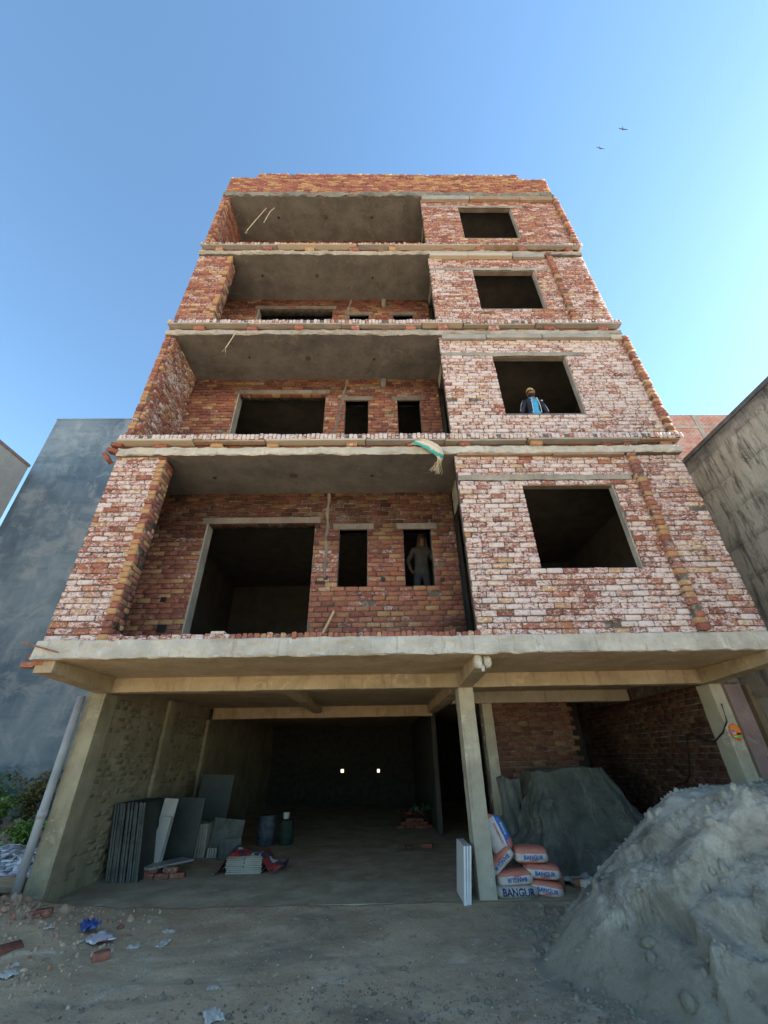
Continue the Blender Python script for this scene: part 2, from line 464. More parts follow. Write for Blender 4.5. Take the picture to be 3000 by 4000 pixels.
def lay(wall, O, U, N, u0, u1, z0, z1, holes=(), eff=.3, yel=.1, soot_shade=0.0, miss=.004, bump=.0, course=COURSE, skip=None, ragged=None, dust=0.0):
    O = np.array(O, float); U = np.array(U, float); N = np.array(N, float)
    nrow = max(1, int(round((z1 - z0) / course))); ch = (z1 - z0) / nrow
    for r in range(nrow):
        zc = z0 + (r + .5) * ch
        edges = []
        lo, hi = u0, u1
        if ragged: hi = u1 + ragged(r)
        spans = [(lo, hi)]
        for h in holes:
            if h[2] - ch * .45 < zc < h[3] + ch * .45 and not (zc < h[2] or zc > h[3]) :
                ns = []
                for a, b in spans:
                    if h[1] <= a or h[0] >= b: ns.append((a, b)); continue
                    if h[0] - a > .03: ns.append((a, h[0]))
                    if b - h[1] > .03: ns.append((h[1], b))
                spans = ns
        ph = (r % 2) * .5 * PITCH + random.uniform(-.02, .02) * 2
        for (a, b) in spans:
            u = u0 - PITCH + ph
            while u < b:
                p = PITCH * random.uniform(.955, 1.045)
                s0, s1 = max(u, a), min(u + p, b)
                u += p
                if s1 - s0 < .05: continue
                if b - s1 < .05: s1 = b
                if random.random() < miss: continue
                if skip and skip((s0 + s1) / 2, zc): continue
                w = s1 - s0 - random.uniform(.010, .019); h_ = ch - random.uniform(.011, .020)
                um = (s0 + s1) / 2
                dz = random.gauss(0, .002) + .006 * math.sin(um * 1.7 + r * .9)
                c = O + um * U; c = c.copy(); c[2] += zc + dz
                add_brick(c, w, h_, U, N, random.gauss(.004, .0045) + bump, .10, brick_col(eff if not callable(eff) else eff(um, zc), yel, soot_shade, um, zc, dust), wall)

FU, FN = (1, 0, 0), (0, -1, 0)       # front-facing frame
OF = (0, YF, 0)
# --- right panels
win = [(4.06, 5.61), (7.27, 8.94), (10.64, 12.24), (13.89, 15.63)]
top_of = [ZC[1], ZC[2], ZC[3], ZC[4]]
bot_of = [3.07, 6.52, 9.88, 13.22]
effs = [.62, .66, .52, .42]
front_walls = []
for k in range(4):
    ww = [(2.49, 4.05, win[k][0], win[k][1])]
    z0, z1 = bot_of[k], top_of[k]
    wl = wall_core('front_wall', OF, FU, FN, XP, XR, z0, z1, ww, thick=.115, label='whitened brick front wall with a large window opening' if k < 2 else 'brick front wall with a large window opening')
    front_walls.append(wl)
    lint = win[k][1] + (.10 if k == 0 else .005); lb = .10
    def sk(u, z, a=lint, b=lb): return a < z < a + b and u < 4.5
    lay(wl, OF, FU, FN, XP, XR, z0, z1, ww, eff=effs[k], yel=.13 if k == 0 else .10, skip=sk, miss=.005, soot_shade=.0 if k < 2 else .05)
    # plastered lintel band, rough
    xs = np.arange(XP + .02, 4.42, .035); zz = np.linspace(lint - .01, lint + lb + .01, 6)
    A, Z = np.meshgrid(xs, zz)
    edge = np.minimum(np.abs(Z - zz[0]), np.abs(Z - zz[-1])) / .03
    dep = YF - .004 - .010 * np.clip(edge, 0, 1) - .010 * fbm(A * 9, Z * 9, 51 + k, 4)
    Z2 = Z + .018 * fbm(A * 5, Z * 0 + k, 57, 3)
    part(link('lintel_band', height_mesh('lintel_band', A, dep, Z2, M_plaster)))
    # plastered reveals (right jamb, head, sill)
    for (nm, bx) in (('window_jamb', (4.035, 4.06, YF + .02, YF + .125, win[k][0], win[k][1])), ('window_head', (2.50, 4.034, YF + .02, YF + .125, win[k][1] - .02, win[k][1] + .004)), ('window_sill', (2.50, 4.034, YF + .02, YF + .125, win[k][0] - .012, win[k][0] + .012))):
        part(MB().box(*bx).obj(nm, M_plaster if nm == 'window_jamb' else M_lintel))
# broken sill bricks, top window
# --- pilasters of header bricks
def pilaster(x0, x1, z0, z1, y=YF, proud=.09, yel=.45, eff=.28, wall=None):
    n = int((z1 - z0) / COURSE)
    ch = (z1 - z0) / n
    for r in range(n):
        zc = z0 + (r + .5) * ch
        add_brick(np.array([(x0 + x1) / 2 + random.gauss(0, .005), y, zc]), (x1 - x0) * random.uniform(.9, 1.02), ch - random.uniform(.010, .02), np.array(FU, float), np.array(FN, float), proud + random.gauss(0, .007), .16, brick_col(eff, yel, 0, 0, zc), wall)
    part(MB().box(x0 + .012, x1 - .012, y - proud + .012, y + .05, z0, z1).obj('pilaster', M_mortar))
pilaster(4.46, 4.61, 3.09, 6.52)
pilaster(4.48, 4.62, 9.99, 12.95)
pilaster(5.40, 5.54, 6.66, 9.5, eff=.2)
pilaster(5.39, 5.53, 13.37, 16.1, eff=.2)
# --- left piers (floors 1 and 3) with return
for (z0, z1, e, ye) in ((3.07, ZC[1] + .05, .56, .08), (9.99, ZC[3] + .05, .38, .12)):
    wl = wall_core('left_pier', OF, FU, FN, XL, -3.70, z0, z1, thick=.30, label='brick pier at the left end of the balcony')
    lay(wl, OF, FU, FN, XL, -3.80, z0, z1, eff=e, yel=ye, soot_shade=.05)
    n = int((z1 - z0) / COURSE); ch = (z1 - z0) / n
    for r in range(n):
        zc = z0 + (r + .5) * ch; lng = .11 if r % 2 else .13
        add_brick(np.array([-3.70 - lng / 2, YF, zc]), lng, ch - .013, np.array(FU, float), np.array(FN, float), .012 + random.gauss(0, .006), .1, brick_col(.15, .6, 0, 0, zc), wl)
    lay(wl, (-3.70, YF, 0), (0, 1, 0), (1, 0, 0), .0, .30, z0, z1, eff=.2, yel=.35)
# --- wing walls (floors 2 and 4), seen on their inner face
for (z0, z1, e) in ((6.52, ZC[2] + .05, .48), (13.22, ZC[4] + .05, .2)):
    OW = (-4.37, YF, 0)
    wl = wall_core('wing_wall', OW, (0, 1, 0), (1, 0, 0), .0, YB - YF, z0, z1, thick=.19, label='brick wing wall closing the left side of the balcony')
    lay(wl, OW, (0, 1, 0), (1, 0, 0), .0, YB - YF, z0, z1, eff=e, yel=.10, soot_shade=.15)
    n = int((z1 - z0) / COURSE); ch = (z1 - z0) / n
    for r in range(n):
        zc = z0 + (r + .5) * ch
        for (xx, ww_, pr) in ((-4.50, .115, .045), (-4.40, .085, .02 if r % 3 else -.05)):
            add_brick(np.array([xx, YF, zc]), ww_ * random.uniform(.9, 1.08), ch - .014, np.array(FU, float), np.array(FN, float), pr + random.gauss(0, .01), .13, brick_col(.25, .2, .08, 0, zc), wl)
# --- side walls behind the piers (floors 1, 3), unplastered
for (z0, z1) in ((3.07, ZC[1] + .03), (9.9, ZC[3] + .03)):
    OW = (-4.40, 6.01, 0)
    wl = wall_core('wing_wall', OW, (0, 1, 0), (1, 0, 0), 0, YB - 6.01, z0, z1, thick=.16)
    lay(wl, OW, (0, 1, 0), (1, 0, 0), 0, YB - 6.01, z0, z1, eff=.15, yel=.1, soot_shade=.3)

# --- balcony back walls with door and two windows
OBk = (0, YB, 0)
door_top = [5.55, 9.08, 12.44, 15.75]; win_top = [5.40, 8.86, 12.16, 15.5]
for k in range(4):
    z0, z1 = bot_of[k], top_of[k] + .03
    sill = 4.23 if k == 0 else win_top[k] - 1.17
    hs = [(-3.26, -1.20, z0 - .1, door_top[k]), (-.72, -.19, sill, win_top[k]), (.50, 1.03, sill, win_top[k])]
    def soot_shade(u, z, zc=z1, k=k):
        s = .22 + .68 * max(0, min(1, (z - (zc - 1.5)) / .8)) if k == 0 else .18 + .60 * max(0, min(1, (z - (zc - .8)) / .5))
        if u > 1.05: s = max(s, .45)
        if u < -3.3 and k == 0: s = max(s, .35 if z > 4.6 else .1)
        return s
    wl = wall_core('balcony_back_wall', OBk, FU, FN, -4.40, 1.50, z0, z1, hs, thick=.22, label='bare brick back wall of the balcony with a door opening and two narrow windows')
    def skp(u, z, k=k, wt=win_top[k]):
        if -.98 + (.0 if k == 0 else .12 * (z - 8.0)) < u < -.90 + (.0 if k == 0 else .12 * (z - 8.0)) and k < 2: return False
        return (wt < z < wt + .13) and (-.84 < u < -.07 or .38 < u < 1.14)
    lay(wl, OBk, FU, FN, -4.40, 1.50, z0, z1, hs, eff=.26 if k < 2 else .16, yel=.14, soot_shade=soot_shade, skip=skp, miss=.006)
    for (a, b) in ((-.84, -.07), (.38, 1.14)):
        part(MB().box(a, b, YB - .016, YB + .15, win_top[k], win_top[k] + .125).obj('lintel', M_lintel))
    part(MB().box(-3.36, -1.10, YB - .014, YB + .15, door_top[k] + .002, door_top[k] + .13).obj('lintel', M_lintel))
    part(MB().box(-3.275, -3.245, YB - .004, YB + .23, z0, door_top[k]).obj('door_jamb', M_plaster))
    # conduit chase filled with mortar
    if k < 3:
        pts = []
        for t in np.linspace(0, 1, 26):
            z = (z1 - .03) * (1 - t) + (4.42 if k == 0 else z1 - 1.9) * t
            x = (-.97 + .02 * t if k == 0 else -.70 - .24 * t) + .012 * math.sin(t * 19)
            pts.append((x, z, .032 + .008 * math.sin(t * 31)))
        g = MB(); P = []
        for (x, z, w) in pts: P.append([(x - w, YB - .004, z), (x - w * .5, YB - .020, z), (x + w * .5, YB - .018, z), (x + w, YB - .004, z)])
        g.grid(np.array(P)); part(g.obj('filled_chase', M_lintel))
# black blocks set on the wall for the dark inside sockets and putlog holes
hb = MB()
for (x, z, w, h) in ((-1.03, 4.33, .17, .06), (-.93, 4.42, .07, .07), (.10, 4.38, .08, .07), (1.16, 4.36, .07, .07), (-3.72, 4.05, .09, .09), (-3.62, 3.55, .15, .13)):
    part(MB().box(x - w / 2, x + w / 2, YB - .013, YB - .002, z - h / 2, z + h / 2).obj('dark_hole_block', M_black))
# --- side return of the right room: lintel part over an open doorway
for k in range(4):
    z1 = top_of[k] + .03; zl = door_top[k] + .15
    wl = wall_core('return_wall', (1.50, YB, 0), (0, -1, 0), (-1, 0, 0), 0.0, YB - YF - .20, zl, z1, thick=.12, label='sooty plastered wall over the side doorway', mat=M_plaster)
# --- parapet
OP = (0, YF - .03, 0)
wp = wall_core('parapet', OP, FU, FN, XL + .02, XR + .02, 16.40, 17.81, [(XL - 1, -3.72, 17.51, 18), (4.65, XR + 1, 17.50, 18)], thick=.2, label='orange brick roof parapet stepped down at both ends')
lay(wp, OP, FU, FN, XL + .02, XR + .02, 16.42, 17.51, eff=.10, yel=.28, miss=.003)
lay(wp, OP, FU, FN, -3.72, 4.65, 17.51, 17.81, eff=.15, yel=.28, miss=.003)
# --- projecting brick-on-edge drip courses on planks
for k, (zp, yf_, x0, x1, e) in enumerate(((6.52, 5.55, -4.58, 5.52, .72), (9.885, 5.57, -4.58, 5.5, .66), (13.22, 5.58, -4.58, 5.5, .5))):
    x = x0
    while x < x1:
        w = .076 * random.uniform(.9, 1.1)
        if not (k == 2 and -1.9 < x < -.35 and False):
            add_brick(np.array([x + w / 2, yf_, zp + .062 + random.gauss(0, .003)]), w - .009, .118 * random.uniform(.93, 1.05), np.array(FU, float), np.array(FN, float), random.gauss(0, .008), .22, brick_col(e, .2, .03, x, zp), None)
        x += w
    part(MB().box(x0 + .02, x1 - .02, yf_ + .01, 6.2, zp + .006, zp + .10).obj('drip_course_bed', M_mortar))
    x = x0 + .03
    while x < x1 - .2:
        ln = min(random.uniform(.9, 2.3), x1 - x)
        Mx = Matrix.Translation((x + ln / 2, 0, zp - .012)) @ Matrix.Rotation(random.gauss(0, .004), 4, 'Y')
        part(MB().box(-ln / 2, ln / 2 - random.uniform(.01, .06), yf_ - .004 + random.uniform(-.03, .03), YF - .012 - random.choice((0, 0, .02)), -random.uniform(.012, .03), .013, 0, Mx).obj('formwork_plank', random.choice(WOODS)))
        x += ln
    # recessed course behind, its bricks coloured darker
    lay(None, OF, FU, FN, XL, XR, ZT[k + 1] + .0, zp - .03, eff=.15, yel=.05, soot_shade=.35, course=.09)
    part(MB().box(XL + .01, XR - .01, YF + .012, YF + .2, ZT[k + 1] - .01, zp).obj('course_core', M_mortar))
    # spacer bricks
    n = 9
    for i in range(n):
        xx = x0 + .75 + i * (x1 - x0 - 1.2) / (n - 1) + random.uniform(-.25, .25)
        add_brick(np.array([xx, 5.605, (ZT[k + 1] + zp - .03) / 2 + .004]), random.uniform(.17, .25), zp - .03 - ZT[k + 1] - .012, np.array(FU, float), np.array(FN, float), random.gauss(.0, .012), .10, brick_col(.3, .25, 0, xx, 0), None)
# brick on edge along slab 1
x = -3.68
while x < 1.36:
    w = .082 * random.uniform(.85, 1.15) if x > -2.2 else random.uniform(.13, .2)
    add_brick(np.array([x + w / 2, YF - .035, 3.088 + random.gauss(0, .005)]), w - .012, .10 * random.uniform(.8, 1.1), np.array(FU, float), np.array(FN, float), random.gauss(0, .008), .2, brick_col(.2 if x > -2.2 else .5, .15, .05, x, 0), None)
    x += w
part(MB().box(-3.66, 1.34, YF - .02, 6.1, 3.06, 3.10).obj('edge_course_bed', M_mortar))

# ------------------------------------------------------------------ ground floor brick infill
lw = wall_core('side_wall', (-4.50, 7.53, 0), (0, 1, 0), (1, 0, 0), 0, YEND - 7.53, -.05, 2.83, thick=.12, step=.06, rough=.004, mat=M_dustwall, label='dusty mortared brick side wall of the open ground floor')
lay(lw, (-4.50, 7.53, 0), (0, 1, 0), (1, 0, 0), .02, 5.0, .0, 2.60, eff=.0, yel=.5, soot_shade=.1, bump=-.026, dust=1.25)
hr = [(10.9 - 1.24, 9.84, 1.30 - .05, 1.30 + .05)]
RW = [(9.70 - 7.5, 9.83 - 7.5, 1.28, 1.385), (8.64 - 7.5, 8.80 - 7.5, 1.29, 1.395)]
# right side wall: frame runs along -Y so that its normal is -X
rwall = wall_core('side_wall', (5.45, 20.0, 0), (0, -1, 0), (-1, 0, 0), 0, 12.5, -.05, 2.83, [(20 - 9.83, 20 - 9.70, 1.28, 1.385), (20 - 8.80, 20 - 8.64, 1.29, 1.395)], thick=.115, step=.06, label='dark brick side wall with two small light holes')
lay(rwall, (5.45, 20.0, 0), (0, -1, 0), (-1, 0, 0), 8.0, 12.5, .0, 2.62, [(20 - 9.83, 20 - 9.70, 1.28, 1.385), (20 - 8.80, 20 - 8.64, 1.29, 1.395)], eff=.0, yel=.1, soot_shade=.85, miss=.01, dust=.15)  # bricks darkened in colour to deepen the shade of the right bay
iw = wall_core('inner_wall', (0, 9.55, 0), FU, FN, 2.15, 4.02, -.05, 2.62, thick=.22, label='half finished brick cross wall with toothed end')
lay(iw, (0, 9.55, 0), FU, FN, 2.40, 4.06, .0, 2.60, eff=.16, yel=.05, soot_shade=.62, dust=.12, ragged=lambda r: (.07 if r % 2 else -.04) + random.uniform(-.03, .03))  # brick colour carries the dimness of the bay here as well
bw = wall_core('rear_wall', (0, 20.0, 0), FU, FN, -4.6, 5.5, -.05, 2.83, [(-1.60, -1.47, 1.11, 1.23), (-.085, .02, 1.09, 1.21)], thick=.12, step=.3, label='dark rear wall with two small square holes letting in daylight', mat=simple('shade_dark_rear', (.035, .035, .03), (.06, .058, .05)))  # near-black colour paints the deep interior shade onto the rear wall

# ------------------------------------------------------------------ turn the brick list into objects
def brick_geometry(C, W, H, U, N, PR, D, seed):
    g = np.random.default_rng(seed)
    n = len(W)
    Zv = np.array([0, 0, 1.0])
    cx = np.clip(g.normal(.011, .005, (n, 4)), .003, .03); cz = np.clip(g.normal(.009, .004, (n, 4)), .003, .022)
    hw = W / 2; hh = H / 2
    # 8 outline points, counter-clockwise seen from outside
    pu = np.stack([-hw, -hw + cx[:, 0], hw - cx[:, 1], hw, hw, hw - cx[:, 2], -hw + cx[:, 3], -hw], 1)
    pz = np.stack([-hh + cz[:, 0], -hh, -hh, -hh + cz[:, 1], hh - cz[:, 2], hh, hh, hh - cz[:, 3]], 1)
    pu = pu + g.normal(0, .0022, pu.shape); pz = pz + g.normal(0, .0022, pz.shape)
    tilt_u = g.normal(0, .012, n); tilt_z = g.normal(0, .02, n); rot = g.normal(0, .008, n)
    ru = pu - rot[:, None] * pz; rz = pz + rot[:, None] * pu
    ins = .004
    fu = ru - np.sign(ru) * ins * g.uniform(.4, 1.5, ru.shape); fz = rz - np.sign(rz) * ins * g.uniform(.4, 1.5, rz.shape)
    dn_f = PR[:, None] + fu * tilt_u[:, None] + fz * tilt_z[:, None]
    dn_m = PR[:, None] - .0035 + ru * tilt_u[:, None] + rz * tilt_z[:, None] - np.abs(g.normal(0, .002, ru.shape))
    dn_b = (PR - D)[:, None] + 0 * ru
    rings = []
    for (a, b, d) in ((fu, fz, dn_f), (ru, rz, dn_m), (ru, rz, dn_b)):
        P = C[:, None, :] + a[..., None] * U[:, None, :] + d[..., None] * N[:, None, :]
        P = P + b[..., None] * Zv
        rings.append(P)
    V = np.concatenate(rings, 1)                        # n,24,3
    loops = list(range(8)); sizes = [8]
    for r in (0, 8):
        for k in range(8):
            k2 = (k + 1) % 8
            loops += [r + k2, r + k, r + 8 + k, r + 8 + k2]; sizes.append(4)
    return V, np.array(loops), np.array(sizes)

C = np.array(BR['c']); W = np.array(BR['w']); H = np.array(BR['h']); U_ = np.array(BR['U'], float); N_ = np.array(BR['N'], float)
PR = np.array(BR['pr']); D_ = np.array(BR['d']); CC = np.array(BR['col'])
depth = (C - np.array([0, 0, CAM_H])) @ CM[:, 2]
cand = [i for i in range(len(W)) if W[i] > .205 and N_[i][1] < -.9 and BR['wall'][i] is front_walls[0]]
cand.sort(key=lambda i: depth[i]); single = cand[:300]
NV = 14
var = []
for k in range(NV):
    V, lp, sz = brick_geometry(np.zeros((1, 3)), np.array([.226]), np.array([.077]), np.array([[1., 0, 0]]), np.array([[0, -1., 0]]), np.zeros(1), np.array([.10]), 900 + k)
    var.append(fast_mesh('brick', V[0], lp, sz, M_brick_one))
f0 = front_walls[0]
for j, i in enumerate(single):
    o = bpy.data.objects.new('brick', var[j % NV]); COL.objects.link(o)
    o.parent = f0
    o.matrix_parent_inverse = Matrix.Identity(4)
    flip = random.random() < .5
    # parent chain: building empty is at B0, wall keeps world coordinates through its inverse, so local = world here
    o.location = C[i] + np.array([0, -PR[i], 0])
    o.scale = (W[i] / .226, 1, H[i] / .077)
    o.rotation_euler = (random.gauss(0, .012), random.gauss(0, .008), random.gauss(0, .01))
    o.color = CC[i]
mask = np.ones(len(W), bool); mask[single] = False
V, lp, sz = brick_geometry(C[mask], W[mask], H[mask], U_[mask], N_[mask], PR[mask], D_[mask], 5)
n = V.shape[0]
loops = (lp[None, :] + 24 * np.arange(n)[:, None]).ravel()
bm_ = fast_mesh('brickwork', V.reshape(-1, 3), loops, np.tile(sz, n), M_brick)
ca = bm_.color_attributes.new('bc', 'FLOAT_COLOR', 'POINT')
ca.data.foreach_set('color', np.repeat(CC[mask], 24, 0).astype(np.float32).ravel())
bw_ = part(link('brickwork', bm_), 'red and ochre bricks laid in the walls')
bw_['kind'] = 'stuff'

# ------------------------------------------------------------------ slabs, beams, columns
def rough_slab(name, x0, x1, yf_, y1, z0, z1, seed, amp=.016, mats=(M_soffit, M_edge), lip=0, label=None):
    xs = np.arange(x0, x1 + .001, .035); n = len(xs)
    prof = [(y1, z1, 0), (yf_ + .03, z1 + .004, .3), (yf_ + .006, z1 - .006, .8)]
    for t in (.2, .4, .6, .8): prof.append((yf_, z1 + (z0 - z1) * t, 1))
    prof += [(yf_ + .004, z0 + .012, 1), (yf_ + .022, z0, .8), (yf_ + .06, z0 + .001, .15), (y1, z0, 0)]
    P = np.zeros((len(prof), n, 3))
    for i, (y, z, a) in enumerate(prof):
        P[i, :, 0] = xs
        P[i, :, 1] = y + a * amp * (fbm(xs * 6, 0 * xs + i * .7 + seed, seed, 4) * 1.1 + .6 * fbm(xs * .8, 0 * xs + seed, seed + 3, 2))
        P[i, :, 2] = z + a * amp * .8 * fbm(xs * 7, 0 * xs + i * .6 + seed, seed + 9, 4)
    g = MB(); g.grid(P)
    nq = n - 1
    for i in range(len(prof) - 1):
        mi = 1 if 1 <= i <= 7 else 0
        for j in range(nq): g.mi[i * nq + j] = mi
    for j in (0, n - 1): g.poly([P[i, j] for i in (range(len(prof)) if j else reversed(range(len(prof))))], 1)
    return part(g.obj(name, list(mats)), label)
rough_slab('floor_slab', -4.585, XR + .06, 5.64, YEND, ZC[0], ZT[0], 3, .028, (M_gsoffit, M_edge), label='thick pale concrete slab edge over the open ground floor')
for k in (1, 2, 3, 4):
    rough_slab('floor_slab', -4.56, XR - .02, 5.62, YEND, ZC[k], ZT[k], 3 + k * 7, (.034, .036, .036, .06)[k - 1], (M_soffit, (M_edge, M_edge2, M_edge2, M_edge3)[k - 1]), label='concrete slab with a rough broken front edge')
# formwork ledges left under the slab edge on the right
for (z0, z1, x0, x1) in ((6.19, 6.235, 1.42, 4.42), (9.42, 9.565, 1.45, 5.45), (12.74, 12.878, 1.42, 4.45), (15.93, 16.168, 1.42, 5.42)):
    x = x0
    while x < x1 - .1:
        ln = min(random.uniform(.9, 1.9), x1 - x)
        part(MB().box(x, x + ln - random.uniform(.01, .04), YF - .09 + random.uniform(-.025, .02), YF - .014, z0 + random.uniform(-.012, .02), z1 - .003).obj('formwork_plank', random.choice(WOODS)))
        x += ln
# balcony ceiling boxes
fan = [(-1.57, 6.26, 0, .07), (-.09, 6.28, 0, .03), (-3.07, 6.31, 0, .035), (-1.56, 6.25, 1, .06), (-.04, 6.28, 1, .025), (-2.9, 6.22, 1, .025), (-1.58, 6.2, 2, .05), (-3.05, 6.2, 2, .03), (-.07, 6.25, 2, .03), (-1.54, 6.2, 3, .06), (-3.0, 6.22, 3, .03), (-.09, 6.2, 3, .03)]
for (x, y, k, r) in fan:
    g = MB(); z = ZC[k + 1]
    g.lathe([(0.001, -.004), (r * .75, -.004), (r, -.010), (r * 1.12, -.002)], (x, y, z), 14)
    part(g.obj('ceiling_box', M_black if r < .04 else simple('fan_box_rust', (.05, .045, .04), (.10, .07, .05)) if 'fan_box_rust' not in MATS else MATS['fan_box_rust']))
# interior closing walls of the upper floors and solid outer sides
M_dark = simple('shade_dark_interior', (.045, .042, .038), (.07, .065, .058), 3)  # overly dark base colour, room shade painted into every interior surface
def brickwall_far(name, a, b, mort, sx=1.0, bscale=4.2, wall_axis='XZ'):
    s = NT(name); v = s.P()
    sep = s.n('ShaderNodeSeparateXYZ'); s.l(v, sep.inputs[0])
    cb = s.n('ShaderNodeCombineXYZ'); s.l(sep.outputs[0 if wall_axis == 'XZ' else 1], cb.inputs[0]); s.l(sep.outputs[2], cb.inputs[1])
    br = s.n('ShaderNodeTexBrick'); s.l(cb.outputs[0], br.inputs['Vector'])
    br.inputs['Scale'].default_value = bscale; br.inputs['Color1'].default_value = (*a, 1); br.inputs['Color2'].default_value = (*b, 1); br.inputs['Mortar'].default_value = (*mort, 1)
    br.inputs['Brick Width'].default_value = 1.0; br.inputs['Row Height'].default_value = .40; br.inputs['Mortar Size'].default_value = .05
    c = s.mix(s.math('MULTIPLY', s.fac(s.noise(v, 2, 6, .6), .45, .7), .5), br.outputs[0], (.55, .48, .46))
    return s.done(c, .92, s.bump(br.outputs['Fac'], -.5, .02), .2)
M_far_brick = brickwall_far('far_brick', (.33, .10, .07), (.42, .17, .10), (.38, .34, .31))
M_side_brick = brickwall_far('side_brick', (.33, .10, .07), (.42, .17, .10), (.33, .30, .27), wall_axis='YZ')
for k in range(4):
    z0, z1 = ZT[k] - .02, ZC[k + 1] + .03
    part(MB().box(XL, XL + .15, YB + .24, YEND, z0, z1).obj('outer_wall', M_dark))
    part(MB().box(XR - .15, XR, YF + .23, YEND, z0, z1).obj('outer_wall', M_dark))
    part(MB().box(XL + .16, 1.51, YB + .235, 12.0, z1 - .052, z1 - .034).obj('added_dark_ceiling', M_dark)); part(MB().box(1.53, XR - .16, YF + .13, 10.4, z1 - .052, z1 - .034).obj('added_dark_ceiling', M_dark))  # added dark panels that keep the upper rooms from brightening
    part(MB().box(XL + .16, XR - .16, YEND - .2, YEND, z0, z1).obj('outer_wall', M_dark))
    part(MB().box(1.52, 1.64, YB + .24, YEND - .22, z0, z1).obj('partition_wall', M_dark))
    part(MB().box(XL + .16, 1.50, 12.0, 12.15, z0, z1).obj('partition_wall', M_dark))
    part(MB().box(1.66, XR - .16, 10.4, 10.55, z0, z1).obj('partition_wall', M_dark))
part(MB().box(XL - .06, XL - .04, 7.55, YEND, -.05, 2.82).obj('outer_wall', M_side_brick))
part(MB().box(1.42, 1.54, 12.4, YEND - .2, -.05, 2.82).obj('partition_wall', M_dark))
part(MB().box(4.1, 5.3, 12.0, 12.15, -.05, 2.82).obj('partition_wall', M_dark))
# beams
def rbox(name, x0, x1, y0, y1, z0, z1, mat, seed=0, amp=.008, label=None, step=.06, taper=None):
    """box with uneven faces and worn arrises"""
    bm = bmesh.new()
    nx, ny, nz = [max(1, int(d / step)) for d in (x1 - x0, y1 - y0, z1 - z0)]
    nx, ny, nz = min(nx, 150), min(ny, 60), min(nz, 60)
    def face(org, a, b, na, nb):
        vs = [[bm.verts.new(org + a * (i / na) + b * (j / nb)) for j in range(nb + 1)] for i in range(na + 1)]
        for i in range(na):
            for j in range(nb): bm.faces.new((vs[i][j], vs[i + 1][j], vs[i + 1][j + 1], vs[i][j + 1]))
    X, Y, Z = Vector((x1 - x0, 0, 0)), Vector((0, y1 - y0, 0)), Vector((0, 0, z1 - z0)); o = Vector((x0, y0, z0))
    face(o, X, Z, nx, nz); face(o + Y, Z, X, nz, nx); face(o, Z, Y, nz, ny); face(o + X, Y, Z, ny, nz); face(o, Y, X, ny, nx); face(o + Z, X, Y, nx, ny)
    bmesh.ops.remove_doubles(bm, verts=bm.verts, dist=1e-4)
    bm.normal_update()
    cs = np.array([v.co[:] for v in bm.verts]); nn = np.array([v.normal[:] for v in bm.verts])
    d = amp * (fbm(cs[:, 0] * 7 + cs[:, 1] * 5, cs[:, 2] * 7 + cs[:, 1] * 3, seed, 4) + .7 * fbm(cs[:, 0] * 1.1 + cs[:, 1], cs[:, 2] * 1.1, seed + 4, 2))
    onedge = (np.abs(nn).max(1) < .9)
    d = d - onedge * (.004 + .006 * vnoise(cs[:, 0] * 20 + cs[:, 1] * 20, cs[:, 2] * 20, seed + 8))
    for v, k, n_ in zip(bm.verts, d, nn): v.co += Vector(n_) * float(k)
    if taper:
        for v in bm.verts: v.co = taper(v.co)
    me = bpy.data.meshes.new(name); bm.to_mesh(me); bm.free(); me.materials.append(mat)
    return part(link(name, me), label)
rbox('beam', -4.60, 5.62, 7.17, 7.42, 2.61, ZC[0] + .01, M_beam, 2, label='ochre stained concrete beam over the front columns')
rbox('beam', -4.38, 1.42, 12.0, 12.25, 2.56, ZC[0] + .01, M_gsoffit, 6)
rbox('beam', 1.58, 5.40, 9.52, 9.76, 2.60, ZC[0] + .01, M_column, 8)
rbox('beam', -1.72, -1.50, 7.44, 11.98, 2.66, ZC[0] + .01, M_gsoffit, 9)
rbox('beam', 1.30, 1.55, 7.60, 11.98, 2.62, ZC[0] + .01, M_gsoffit, 10)
def tap(c):
    t = max(0, min(1, (7.16 - c.y) / 1.4))
    if c.z < 2.74: c.z += .07 * t
    return c
rbox('cantilever_bracket', -4.56, -4.30, 5.72, 7.16, 2.60, ZC[0] + .005, M_beam, 12, taper=tap)
rbox('cantilever_bracket', 1.30, 1.54, 5.84, 7.16, 2.60, ZC[0] + .005, M_beam, 13, taper=tap)
rbox('cantilever_bracket', 5.33, 5.58, 5.72, 7.16, 2.60, ZC[0] + .005, M_beam, 14, taper=tap)
rbox('column', 1.30, 1.545, 7.17, 7.52, -.06, 2.612, M_column, 21, .007, 'square grey concrete column in the middle of the front')
rbox('column', -4.672, -4.385, 7.17, 7.54, -.06, 2.612, M_dustwall, 22, .007, 'stained concrete column at the left front corner')
rbox('column', 5.445, 5.66, 7.17, 7.50, -.06, 2.612, M_column, 23, .006, 'pale concrete column at the right front corner')
rbox('column', 2.19, 2.40, 9.50, 9.75, -.06, 2.60, M_column, 24, .006)
rbox('column', -4.50, -4.42, 9.6, 9.95, -.06, 2.75, M_dustwall, 25, .006)
rbox('column', -4.50, -4.42, 11.95, 12.3, -.06, 2.55, M_dustwall, 26, .006)
part(MB().box(-4.62, 5.66, 7.15, YEND, -.10, .024).obj('floor', M_floor), 'grey concrete floor of the open ground storey')
